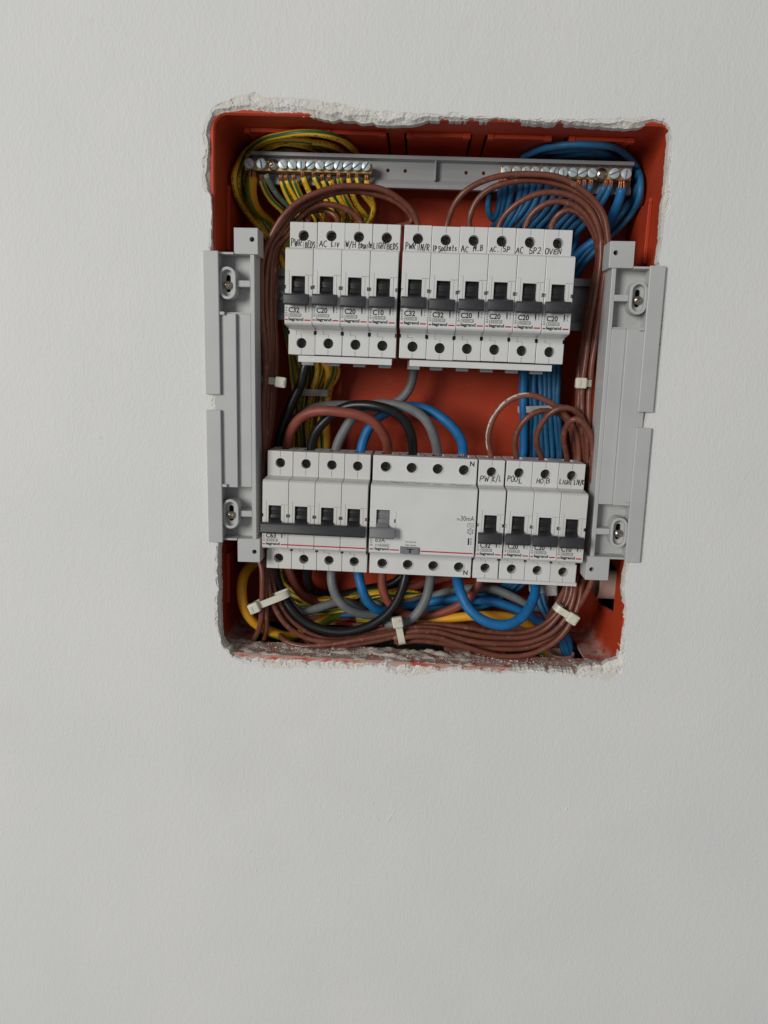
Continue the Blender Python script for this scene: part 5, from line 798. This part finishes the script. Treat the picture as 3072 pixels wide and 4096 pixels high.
bracket(145.4, -.0145, -1, 'light grey plastic mounting bracket beside the LIGHT LIV/K breaker')

# ------------------------------------------------------------------ wires
def catmull(P, step):
    P = [Vector(p) for p in P]; Q = [P[0] * 2 - P[1]] + P + [P[-1] * 2 - P[-2]]; out = []
    for i in range(1, len(Q) - 2):
        p0, p1, p2, p3 = Q[i - 1:i + 3]
        t0 = 0; t1 = max(1e-3, (p1 - p0).length) ** .5; t2 = t1 + max(1e-3, (p2 - p1).length) ** .5; t3 = t2 + max(1e-3, (p3 - p2).length) ** .5
        k = max(2, int((p2 - p1).length / step))
        for j in range(k):
            t = t1 + (t2 - t1) * j / k
            a1 = p0 * ((t1 - t) / (t1 - t0)) + p1 * ((t - t0) / (t1 - t0)); a2 = p1 * ((t2 - t) / (t2 - t1)) + p2 * ((t - t1) / (t2 - t1)); a3 = p2 * ((t3 - t) / (t3 - t2)) + p3 * ((t - t2) / (t3 - t2))
            b1 = a1 * ((t2 - t) / (t2 - t0)) + a2 * ((t - t0) / (t2 - t0)); b2 = a2 * ((t3 - t) / (t3 - t1)) + a3 * ((t - t1) / (t3 - t1))
            out.append(b1 * ((t2 - t) / (t2 - t1)) + b2 * ((t - t1) / (t2 - t1)))
    out.append(P[-1]); 
    for _ in range(2): out = [out[0]] + [(out[i - 1] + out[i] * 2 + out[i + 1]) / 4 for i in range(1, len(out) - 1)] + [out[-1]]
    return out
def tube_mesh(path, r, n=10, phase=0.0, uscale=S):
    vs = []; fs = []; uvs = []
    t = (path[1] - path[0]).normalized(); nrm = t.orthogonal().normalized(); L = 0; Ls = []
    ref = Vector((0, -1, 0)); nrm = (ref - t * ref.dot(t)).normalized() if abs(ref.dot(t)) < .95 else nrm
    for i, p in enumerate(path):
        if i: L += (p - path[i - 1]).length
        Ls.append(L)
        t2 = (path[min(i + 1, len(path) - 1)] - path[max(i - 1, 0)]).normalized()
        nrm = (nrm - t2 * nrm.dot(t2)).normalized(); b = t2.cross(nrm)
        vs += [p + (nrm * math.cos(a) + b * math.sin(a)) * r for a in [2 * math.pi * (k / n + phase) for k in range(n)]]
    for i in range(len(path) - 1):
        for k in range(n):
            fs.append((i * n + k, i * n + (k + 1) % n, (i + 1) * n + (k + 1) % n, (i + 1) * n + k)); uvs += [(Ls[i] * uscale, k / n), (Ls[i] * uscale, (k + 1) / n), (Ls[i + 1] * uscale, (k + 1) / n), (Ls[i + 1] * uscale, k / n)]
    c0 = len(vs); fs.append(tuple(range(n - 1, -1, -1))); fs.append(tuple(range(c0 - n, c0))); uvs += [(0, 0)] * (2 * n)
    me = bpy.data.meshes.new('wire'); me.from_pydata([v * S for v in vs], [], fs)
    uv = me.uv_layers.new(name='UVMap')
    for i, w in enumerate(uvs): uv.data[i].uv = w
    me.shade_smooth(); return me
CATN = {'earth': 'earth_wire', 'earthbig': 'earth_conductor', 'earthwhite': 'earth_wire', 'blue': 'neutral_wire', 'bluebig': 'blue_conductor', 'brown': 'line_wire', 'brownpaint': 'line_wire', 'bigbrown': 'brown_conductor', 'black': 'black_conductor', 'grey': 'grey_conductor'}
for i, (mk, dia, label, group, copper, pts) in enumerate(WIRES):
    path = catmull(pts, 3.0); n_ = len(path)
    for q, p in enumerate(path):
        w_ = min(1, q / 6, (n_ - 1 - q) / 6); e = q * 3.0 / 22
        path[q] = p + Vector((noise.noise(Vector((e, i * 7.3, 0))), noise.noise(Vector((e, i * 7.3, 5))), noise.noise(Vector((e, i * 7.3, 9))))) * (1.0 * w_)
    if copper is not None: cpath = path[:4]; path = path[2:]
    me = tube_mesh(path, dia / 2, 12 if dia > 5 else 10, random.random() if mk.startswith('earth') else 0); me.materials.append(WM[mk])
    o = place(me, CATN[mk]); tag(o, label, 'wire', group)
    if copper is not None:
        d = (cpath[-1] - cpath[0]).normalized(); s1 = d.orthogonal().normalized(); s2 = d.cross(s1); k = 0
        for a in range(7 if dia < 5 else 12):
            rr = dia * .3 * (0 if a == 0 else 1); off = s1 * rr * math.cos(a) + s2 * rr * math.sin(a)
            pp = [p + off * (1 + .5 * (q / 4 - .5)) for q, p in enumerate(cpath)]
            c = tube_mesh(pp, .5 if dia < 5 else .7, 5); c.materials.append(M['copper']); place(c, 'copper_strand', o)
# bare copper showing where two conductors enter the residual current device
for k in (6, 7):
    x = -107.1 + 17.75 * k + 1.52 + 8.8; host = [o for o in col.objects if o.name.startswith('grey_conductor' if k == 6 else 'blue_conductor') and 'arching' in o.get('label', '')][0]
    for a in range(9):
        xx = x + 2.4 * math.cos(a * .7); yy = 38 + 2.4 * math.sin(a * .7)
        c = tube_mesh([Vector((xx, yy - 1, -37)), Vector((xx, yy - 1, -33)), Vector((xx, yy - .6, -29.5))], .55, 5); c.materials.append(M['copper']); place(c, 'copper_strand', host)

# ------------------------------------------------------------------ cable ties
for (x1, y1, z1, x2, y2, z2, b, w, head, label) in TIES:
    clear = label.startswith('clear'); mt = M['tie_clear'] if clear else M['tie']
    p1 = Vector((x1, y1, z1)); p2 = Vector((x2, y2, z2)); u = (p2 - p1); a = u.length / 2; u.normalize()
    t_ = thing('cable_tie', label, 'cable tie', (p1 + p2) / 2); yv = Vector((0, 1, 0)); wv = u.cross(yv).normalized(); n = 40; mb = MB()
    for i in range(n):
        th = 2 * math.pi * i / n; c, s = math.cos(th), math.sin(th); e = .55
        q = u * (a * math.copysign(abs(c) ** e, c)) + yv * (b / 2 * math.copysign(abs(s) ** e, s) + b / 2)
        nn = (u * (c / a) + yv * (s / (b / 2))).normalized()
        for sw, sn in ((-1, 0), (1, 0), (1, 1.1), (-1, 1.1)): mb.v.append(tuple(q + wv * (sw * w / 2) + nn * sn))
    for i in range(n):
        j = (i + 1) % n
        for k in range(4): mb.f.append((i * 4 + k, i * 4 + (k + 1) % 4, j * 4 + (k + 1) % 4, j * 4 + k))
    obj(mb, 'strap', mt, t_, smooth=True)
    if head is not None:
        q = (u * (a * (1 if head else -1) * .95)) + Vector((0, -2.2, 0)); h = w * .78
        mb = MB(); hl = h * 1.05
        f = lambda A, B_, C: tuple(q + u * A + wv * B_ + yv * C)
        vs = [f(A, B_, C) for A in (-hl, hl) for B_ in (-h, h) for C in (-2.4, 2.2)]
        mb.add(vs, [(0, 1, 3, 2), (4, 6, 7, 5), (0, 4, 5, 1), (2, 3, 7, 6), (0, 2, 6, 4), (1, 5, 7, 3)]); hd = obj(mb, 'head', mt, t_, 1.1, 3)
        sgn = 1 if head else -1
        vs = [f(A, B_, C) for A in sorted((sgn * hl * .15, sgn * hl * .7)) for B_ in (-h * .5, h * .5) for C in (-2.9, -2.3)]
        mb = MB(); mb.add(vs, [(0, 1, 3, 2), (4, 6, 7, 5), (0, 4, 5, 1), (2, 3, 7, 6), (0, 2, 6, 4), (1, 5, 7, 3)]); obj(mb, 'tail', mt, hd, .2)
